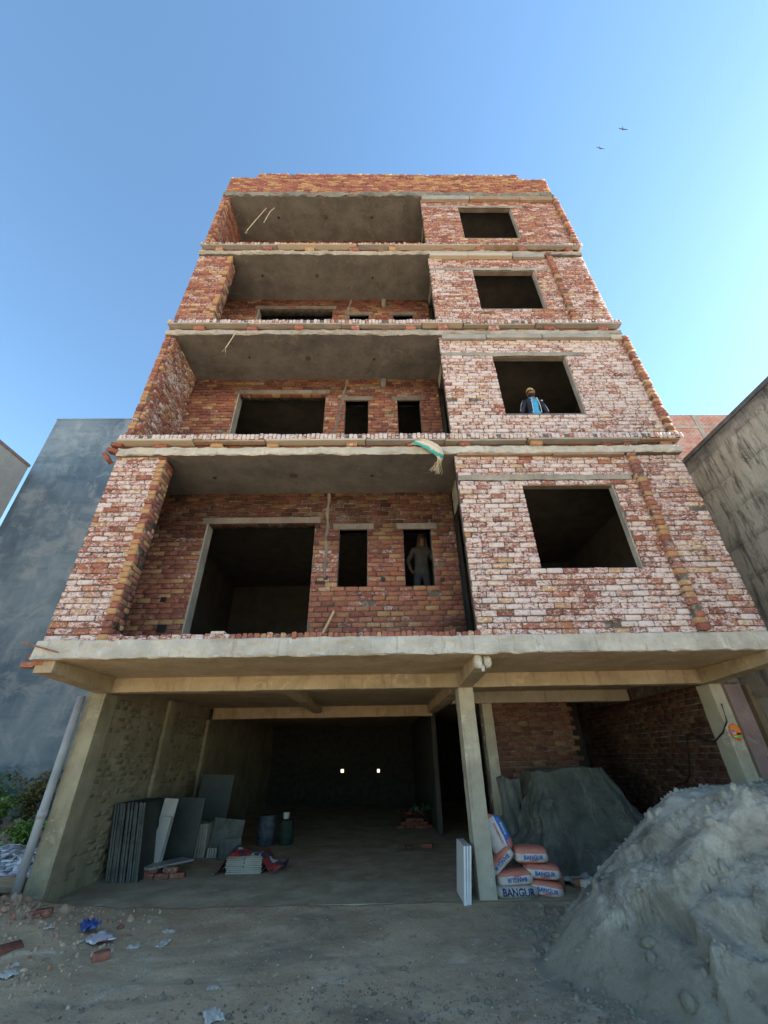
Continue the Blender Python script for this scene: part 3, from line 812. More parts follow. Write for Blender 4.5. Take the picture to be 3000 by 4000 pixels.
# broken lumps at bracket ends
def lump(name, c, s, seed, mat, parent=None, label=None):
    bm = bmesh.new(); bmesh.ops.create_icosphere(bm, subdivisions=3, radius=1)
    cs = np.array([v.co[:] for v in bm.verts])
    d = 1 + .35 * fbm(cs[:, 0] * 1.7 + seed, cs[:, 1] * 1.7 + cs[:, 2] * 1.3, seed, 4)
    q = np.sign(cs) * np.abs(cs) ** .7
    q = q * d[:, None] * np.array(s) + np.array(c)
    for v, p in zip(bm.verts, q): v.co = p
    me = bpy.data.meshes.new(name); bm.to_mesh(me); bm.free(); me.materials.append(mat)
    return link(name, me)
M_chalk = simple('crumbling_concrete', (.40, .36, .28), (.60, .57, .50), 25, .95, .8, 60, .02)
part(lump('broken_concrete', (1.36, 5.80, 2.76), (.055, .05, .10), 3, M_chalk)); part(lump('broken_concrete', (1.49, 5.82, 2.75), (.05, .05, .075), 5, M_chalk))
part(lump('broken_concrete', (1.41, 5.78, 2.66), (.022, .02, .045), 6, M_chalk))
for i, (x, z) in enumerate(((-4.66, 2.78), (-4.52, 2.80), (-4.60, 2.88))):
    add = MB(); Mx = Matrix.Translation((x, 5.78, z)) @ Matrix.Rotation(random.uniform(-.1, .1), 4, 'Z')
    add.box(-.085, .085, -.06, .06, -.034, .034, 0, Mx); o = part(add.obj('corner_brick', M_brick_one)); o.color = (.45, .3, .1, 0)
# projecting brick at the left end of slab 2
for (x, z, ry) in ((-4.63, 6.34, .35), (-4.70, 6.20, .9), (-4.60, 6.47, .1)):
    add = MB(); Mx = Matrix.Translation((x, 5.66, z)) @ Matrix.Rotation(ry, 4, 'Y')
    add.box(-.10, .10, -.06, .06, -.036, .036, 0, Mx); o = part(add.obj('corner_brick', M_brick_one)); o.color = (.2, .05, .1, 0)
part(MB().box(-4.55, -3.72, YF - .02, YF + .1, ZC[1] + .0, ZT[1]).obj('plaster_patch', M_plaster))
# drain pipe, stub pipes
g = MB(); g.tube([(-4.732, 7.125, 2.56), (-4.732, 7.125, 1.0), (-4.732, 7.125, -.05)], .056, 16); dp = part(g.obj('drain_pipe', M_pipe, smooth=True), 'grey plastic drain pipe down the left corner')
g = MB(); g.tube([(-4.732, 7.125, .99), (-4.732, 7.125, 1.09)], .064, 16); c_ = g.obj('pipe_socket', M_pipe, smooth=True); c_.parent = dp
for (x, z) in ((.18, 9.37), (.235, 12.62)):
    g = MB(); g.tube([(x, YB + .05, z), (x, YB - .16, z)], .062, 16, caps=False); g.tube([(x, YB - .16, z), (x, YB + .04, z)], .052, 16, caps=False)
    part(g.obj('stub_pipe', M_pipe, smooth=True), 'short grey pipe stub through the back wall')
g = MB(); g.tube([(-4.73, 5.58, 3.04), (-4.5, 5.60, 2.975), (-4.2, 5.66, 2.90)], .012, 6); part(g.obj('steel_bar', M_rebar))
# round sticker on the right column
st_c = Vector((5.565, 7.150, 1.90))
def disc(r, y, mat, name, parent=None, clip=None, seg=36):
    g = MB(); pts = []
    for k in range(seg):
        a = 2 * math.pi * k / seg; p = (r * math.cos(a), r * math.sin(a))
        if clip: p = (p[0], min(max(p[1], clip[0]), clip[1]))
        pts.append((st_c.x + p[0] * .78, y, st_c.z + p[1]))
    back = [(p[0], y + .003, p[2]) for p in pts]
    g.poly(pts); 
    for k in range(seg): g.poly([pts[k], pts[(k + 1) % seg], back[(k + 1) % seg], back[k]])
    o = g.obj(name, mat); o.parent = parent; return o
flat = lambda n, c, r=.6: simple(n, tuple(x * .93 for x in c), c, 8, r, .05, 60)
stk = part(disc(.115, 7.152, flat('sticker_red', (.62, .06, .03)), 'sticker'), 'round red campaign sticker on the right column')
def sub(o, p):
    o.parent = p; return o
M_green_ink = flat('ink_green', (.16, .42, .04)); M_blue_ink = flat('ink_blue', (.05, .22, .60)); M_white_ink = flat('ink_white', (.75, .75, .74)); M_black_ink = flat('ink_black', (.02, .02, .02)); M_orange_ink = flat('ink_orange', (.75, .22, .03))
sub(disc(.105, 7.149, M_orange_ink, 'sticker_print', clip=(-.01, .2)), stk)
sub(disc(.104, 7.1485, M_green_ink, 'sticker_print', clip=(-.085, -.045)), stk)
sub(MB().box(5.50, 5.545, 7.1470, 7.1485, 1.895, 1.93).obj('sticker_print', M_blue_ink), stk)
sub(MB().box(5.57, 5.63, 7.1470, 7.1485, 1.862, 1.888).obj('sticker_print', M_black_ink), stk)
for z in (1.885, 1.872, 1.838): sub(MB().box(5.50, 5.56, 7.1462, 7.1468, z - .003, z + .003).obj('sticker_print', M_white_ink), stk)

# ================================================================== NEIGHBOURING BUILDINGS
def blue_mat():
    s = NT('weathered_blue_plaster'); v = s.P()
    c = s.mix(s.fac(s.noise(v, .55, 6, .6, .5), .35, .65), (.11, .16, .205), (.24, .30, .335))
    st = s.noise(s.mapped(v, (1.6, 1.6, .28)), 2.2, 6, .65)
    c = s.mix(s.math('MULTIPLY', s.fac(st, .48, .75), .35), c, (.30, .34, .35))
    bd = s.noise(s.mapped(v, (.25, .25, 2.2)), 1.5, 5, .6, .4)
    c = s.mix(s.math('MULTIPLY', s.fac(bd, .54, .70), .35), c, (.07, .10, .13))
    bl = s.fac(s.noise(v, 1.3, 7, .7, .8), .50, .62)
    c = s.mix(s.math('MULTIPLY', bl, .6), c, (.34, .365, .37))
    bl2 = s.fac(s.noise(s.mapped(v, loc=(7, 3, 5)), .9, 7, .72, .6), .54, .66)
    c = s.mix(s.math('MULTIPLY', bl2, .55), c, (.09, .12, .15))
    fl = s.fac(s.noise(v, 5, 7, .75), .66, .70)
    c = s.mix(s.math('MULTIPLY', fl, .5), c, (.50, .56, .60))
    return s.done(c, .88, s.bump(s.noise(v, 9, 6, .65), .5, .03), .25)
M_blue = blue_mat()
bb = empty('blue_building', (-8.5, 12, 0), 'tall windowless building with weathered blue grey plaster at the left', 'building')
at(rb := MB().box(-12.55, -5.2, 12.0, 22, -.1, 13.2).obj('wall', M_blue), bb)
at(MB().box(-12.57, -5.18, 11.985, 22.02, 13.2, 13.262).obj('coping', M_blue), bb)
wb = empty('white_building', (-14, 8, 0), 'pale cream plastered building at the far left edge', 'building')
M_cream = concrete_mat('cream_plaster', (.50, .48, .44), (.56, .55, .51), (.40, .37, .32), .4)
at(MB().box(-19, -12.3, 3.0, 11.64, -.1, 10.62).obj('wall', M_cream), wb)
at(MB().box(-19.03, -12.27, 2.97, 11.66, 10.62, 10.72).obj('coping', simple('red_brown_coping', (.30, .20, .17), (.38, .28, .24))), wb)

def stucco_mat():
    s = NT('streaked_stucco'); v = s.P()
    c = s.mix(s.fac(s.noise(v, 1.2, 6, .6, .3), .35, .65), (.33, .305, .25), (.48, .45, .385))
    st = s.noise(s.mapped(v, (1, 3.2, .55)), 2.4, 7, .72, .3)
    c = s.mix(s.math('MULTIPLY', s.fac(st, .49, .63), .85), c, (.07, .066, .058))
    sep = s.n('ShaderNodeSeparateXYZ'); s.l(v, sep.inputs[0])
    zz = s.math('ADD', sep.outputs[2], s.math('MULTIPLY', s.noise(v, 1.5, 4), .10))
    fr = s.math('FRACT', s.math('DIVIDE', zz, .62))
    ln = s.ramp(fr, [(0, (1, 1, 1)), (.05, (.6, .6, .6)), (.22, (0, 0, 0)), (1, (0, 0, 0))])
    c = s.mix(s.math('MULTIPLY', ln, s.math('MULTIPLY', s.fac(s.noise(v, 2.1, 4), .4, .6), .75)), c, (.07, .07, .065))
    top = s.math('MULTIPLY', s.math('SUBTRACT', s.math('ADD', sep.outputs[2], s.math('MULTIPLY', s.noise(v, 3, 5), .5)), 6.95), 3.5, True)
    c = s.mix(s.math('MULTIPLY', top, .8), c, (.06, .062, .065))
    pt = s.fac(s.noise(v, 1.7, 5, .6), .64, .70)
    c = s.mix(s.math('MULTIPLY', pt, .3), c, (.36, .27, .18))
    n1 = s.bump(s.noise(v, 30, 6, .7), .6, .02)
    return s.done(c, .93, s.bump(s.noise(v, 6, 6, .7), .6, .06, n1), .2)
M_stucco = stucco_mat()
nb = empty('stucco_building', (9, 5, 0), 'grey stained stucco building wall along the right side with dark streaks', 'building')
at(MB().box(6.75, 13, 2.6, 12.5, -.1, 7.06).obj('wall', M_stucco), nb)
at(MB().box(6.72, 13, 2.58, 12.52, 7.06, 7.15).obj('coping', simple('dark_coping', (.06, .06, .065), (.12, .12, .125))), nb)
# dry weeds rooted in the stucco
Vw = []; Lw = []; Sw = []
def blade(p, d, ln, w, nrm):
    d = Vector(d).normalized(); sd = d.cross(Vector(nrm)).normalized() * w
    p = Vector(p); q = p + d * ln * .55 + Vector(nrm) * ln * .12; t = p + d * ln + Vector((0, 0, -.35 * ln))
    o = len(Vw)
    Vw.extend([tuple(p - sd), tuple(p + sd), tuple(q + sd * .8), tuple(q - sd * .8), tuple(t)])
    Lw.extend([o, o + 1, o + 2, o + 3, o + 3, o + 2, o + 4]); Sw.extend([4, 3])
for k in range(150):
    y = random.uniform(4.2, 9.5); z = random.choice([.62 * i for i in range(4, 12)]) + random.gauss(0, .09)
    if z > 7: continue
    for j in range(random.randint(4, 9)):
        blade((6.745, y + random.gauss(0, .04), z + random.gauss(0, .03)), (-random.uniform(.1, .7), random.uniform(-1, 1), random.uniform(-1.0, .5)), random.uniform(.05, .18), .004, (-1, 0, 0))
dw = fast_mesh('dry_weeds', Vw, Lw, Sw, simple('dry_weed', (.05, .048, .04), (.26, .24, .19), 9))
o = at(link('dry_weeds', dw), nb); o['kind'] = 'stuff'; o['label'] = 'small dry weeds rooted in the stucco'
# gate jamb of the neighbour, pink plaster with brown edges
gj = empty('gate_jamb', (6.5, 8.1, 0), 'pink plastered gate jamb with brown edges beside the right column', 'pillar')
M_pink = concrete_mat('pink_plaster', (.34, .24, .22), (.42, .31, .29), (.16, .13, .12), .6)
M_brownedge = concrete_mat('brown_plaster', (.20, .14, .09), (.27, .20, .13), (.12, .09, .07), .5)
at(MB().box(6.31, 6.66, 8.0, 8.3, -.06, 2.70).obj('jamb_panel', M_pink), gj)
at(MB().box(6.20, 6.305, 7.93, 8.3, -.06, 2.72).obj('jamb_edge', M_brownedge), gj)
at(MB().box(6.665, 6.745, 7.90, 8.3, -.06, 2.68).obj('jamb_edge', M_brownedge), gj)
for r in range(4):
    for c in range(2):
        x0 = 6.22 + c * .235 + (r % 2) * .06
        o = at(MB().box(x0, x0 + .222, 8.02, 8.2, 2.73 + r * .085, 2.73 + r * .085 + .074).obj('brick', M_brick_one), gj); o.color = (random.uniform(.8, 0), .12, 0, 1)
at(MB().box(6.22, 6.70, 8.04, 8.2, 2.705, 3.07).obj('mortar_core', M_mortar), gj)
rbk = empty('brick_building', (17, 17, 0), 'distant red brick building with concrete frame rising behind the right side', 'building')
at(MB().box(9.0, 25, 16.0, 27, -.1, 17.22).obj('wall', M_far_brick), rbk)
for x in (12.4, 17.0, 19.0, 22.0): at(MB().box(x, x + .22, 15.975, 16.3, -.1, 17.2).obj('column', M_edge2), rbk)
for z in (4.2, 8.0, 12.0, 16.25): at(MB().box(8.98, 25.02, 15.965, 16.3, z, z + .16).obj('slab_band', M_edge2), rbk)

# ================================================================== THINGS ON THE FACADE
def bent(p0, p1, n, amp, seed):
    p0, p1 = np.array(p0), np.array(p1); r = np.random.default_rng(seed); out = []
    for i in range(n):
        t = i / (n - 1); out.append(tuple(p0 + (p1 - p0) * t + r.normal(0, amp, 3) * math.sin(math.pi * t)))
    return out
def rope(pts, r, label, group='ropes hanging from the slabs'):
    g = MB()
    pts = [Vector(p) for p in pts]
    for s_ in (0, 1, 2):
        q = []
        for i in range(len(pts) * 4 - 3):
            a = pts[i // 4]; b = pts[min(i // 4 + 1, len(pts) - 1)]; p = a.lerp(b, (i % 4) / 4)
            ang = i * .9 + s_ * 2.09
            q.append(p + Vector((math.cos(ang), math.sin(ang), 0)) * r * .55)
        g.tube(q, r * .6, 5)
    end = pts[-1]
    for k in range(5): g.tube([end, end + Vector((random.uniform(-.05, .05), random.uniform(-.03, .03), -random.uniform(.06, .16)))], r * .25, 4)
    return tag(g.obj('rope', M_rope), label, 'rope', group)
rope([(-3.32, 5.95, 16.16), (-3.395, 5.87, 15.55), (-3.475, 5.79, 14.9), (-3.56, 5.72, 14.25)], .012, 'longer frayed rope hanging from the roof slab, left of the pair')
rope([(-3.08, 5.95, 16.16), (-3.12, 5.85, 15.7), (-3.18, 5.80, 15.0)], .012, 'shorter frayed rope hanging from the roof slab, right of the pair')
rope([(-3.02, 5.55, 9.56), (-3.02, 5.53, 9.40), (-3.06, 5.53, 9.22), (-3.12, 5.53, 8.98)], .010, 'frayed rope end hanging below the third floor edge')
# cloth sack over the slab edge
def sack_mat():
    s = NT('torn_sack'); v = s.P()
    sp = s.n('ShaderNodeSeparateXYZ'); s.l(v, sp.inputs[0])
    t = s.math('ADD', s.math('MULTIPLY', sp.outputs[0], .7), s.math('MULTIPLY', sp.outputs[2], .9))
    t = s.math('FRACT', s.math('MULTIPLY', s.math('ADD', t, s.math('MULTIPLY', s.noise(v, 9, 4), .12)), 3.1))
    c = s.ramp(t, [(0, (.52, .44, .34)), (.45, (.55, .48, .38)), (.52, (.05, .30, .25)), (.72, (.07, .36, .30)), (.78, (.58, .54, .46))], 'LINEAR')
    return s.done(c, .9, s.bump(s.noise(v, 60, 4), .4, .005), .2)
g = MB(); P = []
path = [(.60, 5.66, 6.47), (.68, 5.60, 6.47), (.80, 5.565, 6.43), (.92, 5.55, 6.36), (1.02, 5.545, 6.28), (1.09, 5.54, 6.19), (1.12, 5.54, 6.08), (1.11, 5.54, 5.99)]
for i, (x, y, z) in enumerate(path):
    w = [.05, .075, .09, .10, .105, .10, .085, .06][i]; row = []
    for j in range(11):
        t = (j - 5) / 5; a = t * w
        row.append((x + a * .55 + .006 * math.sin(j * 2.2 + i), y - .018 * math.cos(j * 1.9 + i * .6) - .02, z + a * .85))
    P.append(row)
g.grid(np.array(P))
sk_ = g.obj('hanging_sack', sack_mat(), smooth=True)
sol = sk_.modifiers.new('thick', 'SOLIDIFY'); sol.thickness = .006
tag(sk_, 'torn beige and green woven sack draped over the second slab edge', 'sack')
g = MB()
for k in range(26):
    x = 1.06 + random.uniform(-.03, .07)
    g.tube(bent((x, 5.52, 6.0 + random.uniform(-.04, .05)), (x + random.uniform(-.20, .03), 5.52 + random.uniform(-.03, .03), 5.80 - random.uniform(0, .10)), 5, .012, k), .0025, 4)
fr = g.obj('frayed_threads', M_rope, sk_)
# stick leaning on the balcony
g = MB(); g.tube([(-.94, 6.45, 3.16), (-.84, 6.70, 3.52), (-.755, 6.86, 3.80)], .020, 6); tag(g.obj('wooden_stick', M_bamboo), 'pale wooden stick leaning on the first balcony wall', 'stick')
tag(MB().box(-2.30, -2.12, YF - .02, YF + .1, 3.142, 3.175).obj('mortar_lump', M_chalk), 'small pale mortar lump on the first balcony edge', 'mortar')
# black cables
g = MB(); g.tube(bent((5.72, 5.58, 3.02), (5.56, 5.75, 2.82), 4, .01, 3) + [(5.60, 6.6, 2.68), (5.70, 7.4, 2.66), (5.9, 7.9, 2.70)], .012, 6)
tag(g.obj('cable', M_black), 'black cable looping under the right end of the slab', 'cable')
cpts = [(5.50, 7.13, 2.30), (5.47, 7.12, 2.05), (5.435, 7.25, 1.90), (5.425, 7.5, 1.78), (5.43, 7.75, 1.82), (5.43, 8.0, 1.92), (5.43, 8.13, 1.90), (5.43, 8.2, 1.75), (5.43, 8.32, 1.5), (5.43, 8.42, 1.3), (5.43, 8.6, 1.18), (5.43, 8.9, 1.12)]
g = MB(); g.tube(cpts, .011, 6); tag(g.obj('cable', M_black), 'black cable drooping along the right side wall below the sticker', 'cable')

# ================================================================== BIRDS
def bird(loc, rz, label):
    g = MB()
    g.tube([(-.20, 0, 0), (-.1, 0, .01), (.05, 0, .01), (.17, 0, .02), (.23, 0, .02)], [.012, .045, .06, .04, .008], 8)
    M_b = MATS.get('bird_feathers') or simple('bird_feathers', (.03, .028, .025), (.06, .055, .05))
    r = empty('bird', loc, label, 'bird', 'birds in the sky', rz)
    b = g.obj('body', M_b, r, True)
    for s_ in (-1, 1):
        w = MB()
        top = [(.10, s_ * .04, .03), (.14, s_ * .22, .07), (.04, s_ * .48, .05), (-.03, s_ * .46, .045), (-.02, s_ * .22, .05), (-.08, s_ * .04, .02)]
        w.poly(top); w.poly([(x, y, z - .012) for x, y, z in reversed(top)])
        for k in range(6): a, c = top[k], top[(k + 1) % 6]; w.poly([a, c, (c[0], c[1], c[2] - .012), (a[0], a[1], a[2] - .012)])
        w.obj('wing', M_b, r)
    t = MB(); t.poly([(-.18, -.015, .01), (-.18, .015, .01), (-.36, .05, .01), (-.36, -.05, .01)]); t.poly([(-.18, .015, 0), (-.18, -.015, 0), (-.36, -.05, 0), (-.36, .05, 0)]); t.obj('tail', M_b, r)
    return r
def ray_at(u, v, dist):
    d = CM @ np.array([(u - 1500) / 1590.28, (2000 - v) / 1590.28, 1.0]); d /= np.linalg.norm(d)
    return tuple(np.array([0, 0, CAM_H]) + d * dist)
b1 = bird(ray_at(2433, 505, 62), .3, 'dark bird in flight, higher of the two'); b1.rotation_euler = (.9, -.5, .9)
b2 = bird(ray_at(2344, 580, 62), .3, 'dark bird in flight, lower of the two'); b2.rotation_euler = (1.0, -.5, .8)

# ================================================================== STONE SLABS AND TILES IN THE LEFT BAY
def stone(name, c1, c2, rough=.35):
    s = NT(name); v = s.P()
    c = s.mix(s.fac(s.noise(v, 5, 7, .7), .35, .65), c1, c2)
    return s.done(c, rough, s.bump(s.noise(v, 40, 4), .1, .004), .5)
M_sl_dark = stone('dark_green_stone', (.018, .022, .02), (.032, .038, .034), .55)
M_sl_edge = stone('dark_stone_dusty', (.05, .056, .05), (.13, .14, .125), .8)
M_sl_grey = stone('grey_stone', (.24, .25, .24), (.30, .31, .30), .4)
M_tile = stone('pale_tile_edges', (.26, .25, .21), (.34, .33, .28), .7)
def slab(name, L, Hh, T, loc, rot, mat, label, group=None, cut=None, cat='slab', emat=None):
    """upright slab: thickness along x, length along y, height along z, chamfered edges"""
    pts = [(0, 0), (L, 0), (L, Hh), (0, Hh)] if not cut else cut
    g = MB(); n = len(pts); c = T * .12
    for x, k in ((-T / 2, 1), (T / 2, -1)):
        cy = sum(p[0] for p in pts) / n; cz = sum(p[1] for p in pts) / n
        ins = [(p[0] + (cy - p[0]) * c / max(.2, L), p[1] + (cz - p[1]) * c / max(.2, Hh)) for p in pts]
        fc = [(x, p[0], p[1]) for p in ins]
        g.poly(fc if k < 0 else list(reversed(fc)), 0)
    for k in range(n):
        a, b = pts[k], pts[(k + 1) % n]
        g.poly([(-T / 2 + c, *a), (T / 2 - c, *a), (T / 2 - c, *b), (-T / 2 + c, *b)], 1)
        cy = sum(p[0] for p in pts) / n; cz = sum(p[1] for p in pts) / n
        I = lambda p: (p[0] + (cy - p[0]) * c / max(.2, L), p[1] + (cz - p[1]) * c / max(.2, Hh))
        g.poly([(T / 2 - c, *a), (T / 2, *I(a)), (T / 2, *I(b)), (T / 2 - c, *b)], 1)
        g.poly([(-T / 2 + c, *b), (-T / 2, *I(b)), (-T / 2, *I(a)), (-T / 2 + c, *a)], 1)
    o = g.obj(name, [mat, emat or mat]); o.location = loc; o.rotation_euler = rot
    return tag(o, label, cat, group)
FZ = .026
ORD = ['first', 'second', 'third', 'fourth', 'fifth', 'sixth', 'seventh', 'eighth', 'ninth', 'tenth', 'eleventh', 'twelfth', 'thirteenth']
GS = 'dark stone slabs stacked on edge against the left wall'
for k in range(13):
    slab('stone_slab', .95, 1.03 + random.uniform(-.015, .02), .030, (-4.30 + k * .040, 8.50 + random.uniform(-.02, .02), FZ), (0, -.155 - random.uniform(-.008, .008), 0), M_sl_dark, ORD[k] + ' dark stone slab from the wall in the upright stack by the left wall', GS, emat=M_sl_edge)
# grey slabs with a shaped edge and a tall one behind, leaning back
slab('shaped_slab', .45, .80, .028, (-4.02, 9.00, FZ), (-.10, .0, -1.50), M_sl_grey, 'low grey slab with a curved cut corner, in front of the tall one', cut=[(0, 0), (.26, 0), (.26, .80), (.10, .80), (.07, .62), (.02, .45)])
slab('tall_slab', .24, 1.05, .03, (-3.98, 9.06, FZ), (-.08, 0, -1.42), M_sl_grey, 'tall narrow grey slab leaning upright beside the dark stack')
slab('black_slab', .72, 1.03, .03, (-4.20, 9.75, FZ), (-.06, 0, -1.45), M_sl_dark, 'wide polished black slab behind the tall grey slab')
slab('green_slab', .70, 1.36, .03, (-4.05, 11.0, FZ), (-.05, 0, -1.50), stone('teal_slab', (.025, .036, .033), (.04, .05, .045), .6), 'tall dull green slab at the back of the left wall')
for k in range(9):
    slab('stone_tile', .42, .53 + random.uniform(-.008, .008), .042, (-3.85 + k * .052, 10.25 + random.uniform(-.012, .012), FZ), (0, random.uniform(-.012, .012) - .02, 0), M_tile, ORD[k] + ' grey tile from the left in the row on edge behind the slabs', 'row of grey tiles on edge')
slab('stone_tile', .60, .62, .035, (-3.42, 10.40, FZ), (-.10, 0, -1.45), M_sl_edge, 'square dark tile leaning behind the tile row')
for k in range(4):
    slab('small_tile', .35, .155, .04, (-3.34 + k * .048, 10.22, FZ), (0, .0, 0), M_tile, ORD[k] + ' low tile offcut from the left at the end of the tile row', 'low tile offcuts')
for k in range(2):
    slab('leaning_tile', .40, .30, .03, (-3.06 + k * .035, 10.0 - k * .02, FZ + .002), (0, -.22 - .03 * k, -.95), M_sl_edge, ('inner' if k == 0 else 'outer') + ' of two small tiles leaning on the tile row')
lying = slab('lying_slab', .80, .34, .028, (-3.98, 8.78, .165), (0, math.pi / 2, -.62), M_sl_grey, 'grey slab lying flat on bricks before the dark stack')
def loose_brick(loc, rz, label, col, group=None, size=(.225, .108, .072), rx=0, name='loose_brick', ry=0):
    V, lp, sz = brick_geometry(np.zeros((1, 3)), np.array([size[0]]), np.array([size[2]]), np.array([[1., 0, 0]]), np.array([[0, -1., 0]]), np.array([size[1] / 2]), np.array([size[1]]), int(abs(loc[0] * 991 + loc[1] * 77)) % 9999)
    me = fast_mesh(name, V[0], list(lp) + [23, 22, 21, 20, 19, 18, 17, 16], list(sz) + [8], M_brick_one)
    o = link(name, me); o.location = (loc[0], loc[1], loc[2]); o.rotation_euler = (rx, ry, rz); o.color = (*col, 0)
    return tag(o, label, 'brick', group)
for i, (x, y, z) in enumerate(((-3.78, 8.74, FZ + .036), (-3.72, 8.73, FZ + .110), (-3.52, 8.70, FZ + .036), (-3.28, 8.72, FZ + .036), (-3.40, 8.72, FZ + .110))):
    loose_brick((x, y, z), random.uniform(-.1, .1), ['bottom left', 'upper left', 'bottom middle', 'bottom right', 'upper right'][i] + ' of the dusty bricks under the lying grey slab', (.4, .35, .3), 'bricks under the lying slab')
# bundle of thin tiles under a printed sack
tb = empty('tile_bundle', (-2.27, 9.05, FZ), 'bundle of thin grey tiles on the floor under a printed sack', 'tiles')
for c in range(2):
    for k in range(9):
        mm = MB(); dx = random.uniform(-.012, .012)
        mm.box(-.30 + c * .30 + dx, -.005 + c * .30 + dx, -.16 + random.uniform(-.01, .01), .20, k * .026, k * .026 + .021)
        mm.obj('thin_tile', M_tile, tb)
def printed_mat(name, seed, cols, sc=5.0):
    s = NT(name); v = s.O()
    f = s.noise(s.mapped(v, (1, 1, 1), loc=(seed, seed * 2, 0)), sc, 1.5, .5)
    c = s.ramp(f, cols, 'CONSTANT')
    return s.done(c, .55, s.bump(s.noise(v, 14, 5), .5, .02), .4)
g = MB(); P = []
for i, u in enumerate(np.linspace(0, 1, 26)):
    row = []
    for j, w in enumerate(np.linspace(0, 1, 14)):
        x = -.52 + 1.18 * u; y = -.22 + .52 * w
        top = .27 + .05 * math.sin(u * 9) * w
        zl = max(0, 1 - abs(x) / .36); z = top if abs(x) < .30 else max(.012, top - (abs(x) - .30) * 1.5)
        if x > .32: z = max(z * .9, .05 + .09 * math.sin(u * 11 + w * 3) ** 2)
        if w < .15: z = z - .02
        z += .02 * float(fbm(np.array([u * 6]), np.array([w * 6]), 77, 3)[0])
        row.append((x, y + .03 * math.sin(u * 14), max(z, .008)))
    P.append(row)
g.grid(np.array(P)); ps = g.obj('printed_sack', printed_mat('printed_sack', 3, [(0, (.04, .05, .10)), (.40, (.45, .05, .03)), (.50, (.05, .06, .12)), (.58, (.50, .48, .44)), (.63, (.06, .07, .14))], 4.0), smooth=True)
ps.location = (-2.25, 9.02, FZ); sol = ps.modifiers.new('thick', 'SOLIDIFY'); sol.thickness = .004
tag(ps, 'crumpled red and blue printed sack over the tile bundle', 'sack')
# drums
def drum(loc, r, h, mat, label, lid=None, name='plastic_drum'):
    d = empty(name, loc, label, 'drum')
    g = MB(); g.lathe([(.001, .004), (r * .93, .004), (r * .97, .03), (r, h * .3), (r * 1.03, h * .33), (r, h * .36), (r, h * .64), (r * 1.03, h * .67), (r, h * .70), (r * .96, h * .93), (r * .86, h)], seg=24); g.obj('body', mat, d, True)
    t = MB(); t.lathe([(r * .9, h - .02), (r * .9, h + .015), (r * .8, h + .02), (.001, h + .012)], seg=24); t.obj('lid', lid or mat, d, True)
    return d
M_bluedrum = simple('dusty_blue_plastic', (.02, .035, .075), (.10, .11, .115), 9, .7)
M_greendrum = simple('dusty_green_plastic', (.012, .03, .024), (.03, .045, .035), 6, .7)
drum((-2.52, 11.45, FZ), .19, .52, M_bluedrum, 'blue plastic drum standing behind the tile bundle')
drum((-2.08, 11.5, FZ), .16, .42, M_greendrum, 'smaller green drum beside the blue drum')
bk_ = MB(); bk_.lathe([(.06, 0), (.075, .11)], (-2.10, 11.42, .495), 16); bk_.lathe([(.001, .003), (.06, .003)], (-2.10, 11.42, .495), 16); tag(bk_.obj('small_pot', simple('off_white_plastic', (.45, .45, .42), (.5, .5, .47))), 'small off white pot on the green drum lid', 'pot')
# dim heap in the back
for i, (x, y, z) in enumerate(((.55, 13.4, .0), (.80, 13.45, .0), (1.05, 13.4, .0), (1.28, 13.45, .0), (.68, 13.42, .074), (.92, 13.42, .074), (1.16, 13.42, .074), (.8, 13.43, .148), (1.05, 13.42, .148))):
    loose_brick((x, y, z + FZ + .037), random.uniform(-.15, .15), ['first in bottom row', 'second in bottom row', 'third in bottom row', 'fourth in bottom row', 'left in middle row', 'centre in middle row', 'right in middle row', 'left in top row', 'right in top row'][i] + ' of the dim brick stack at the back', (.3, .1, .4), 'bricks stacked at the back')
def crumpled(name, loc, size, mat, label, cat, seed, group=None, h=.06):
    g = MB(); n = 12; P = []
    for i in range(n):
        row = []
        for j in range(n):
            u, v = i / (n - 1) - .5, j / (n - 1) - .5
            ed = 1 + .25 * float(fbm(np.array([u * 3 + seed]), np.array([v * 3]), seed, 2)[0])
            z = h * (.35 + abs(float(fbm(np.array([u * 5 + seed]), np.array([v * 5]), seed + 5, 3)[0])) * 1.6)
            row.append((u * size[0] * ed, v * size[1] * ed, z))
        P.append(row)
    g.grid(np.array(P)); o = g.obj(name, mat, smooth=True); o.location = loc; o.rotation_euler = (0, 0, seed * 1.7)
    s_ = o.modifiers.new('thick', 'SOLIDIFY'); s_.thickness = .003
    return tag(o, label, cat, group)
crumpled('red_sack', (.85, 13.45, .28), (.7, .4), simple('dull_red_cloth', (.16, .05, .04), (.20, .07, .05)), 'dull red sack on the back brick stack', 'sack', 3, h=.12)
crumpled('green_sack', (1.15, 13.6, .34), (.6, .4), simple('dull_green_cloth', (.03, .10, .04), (.05, .14, .06)), 'dull green sack on the back brick stack', 'sack', 4, h=.14)
loose_brick((.60, 10.6, FZ + .037), .2, 'dark half brick lying in the middle of the bay floor', (.1, 0, .5), size=(.14, .10, .07))
loose_brick((.98, 10.75, FZ + .037), -.3, 'reddish brick lying on the bay floor behind the column', (.4, 0, .35))

# ================================================================== AROUND THE MIDDLE COLUMN
# white tile pack leaning on the column
M_wtile = stone('white_glazed_tile', (.60, .61, .62), (.68, .69, .70), .3)
for k in range(3):
    slab('white_tile', .60, .60, .028, (1.085 + k * .033, 7.02 + k * .01, FZ - .02), (0, .10 + .012 * k, 0), M_wtile, ['outermost', 'middle', 'innermost'][k] + ' of the white tiles leaning on the middle column', 'white tiles leaning on the column', cat='tile')

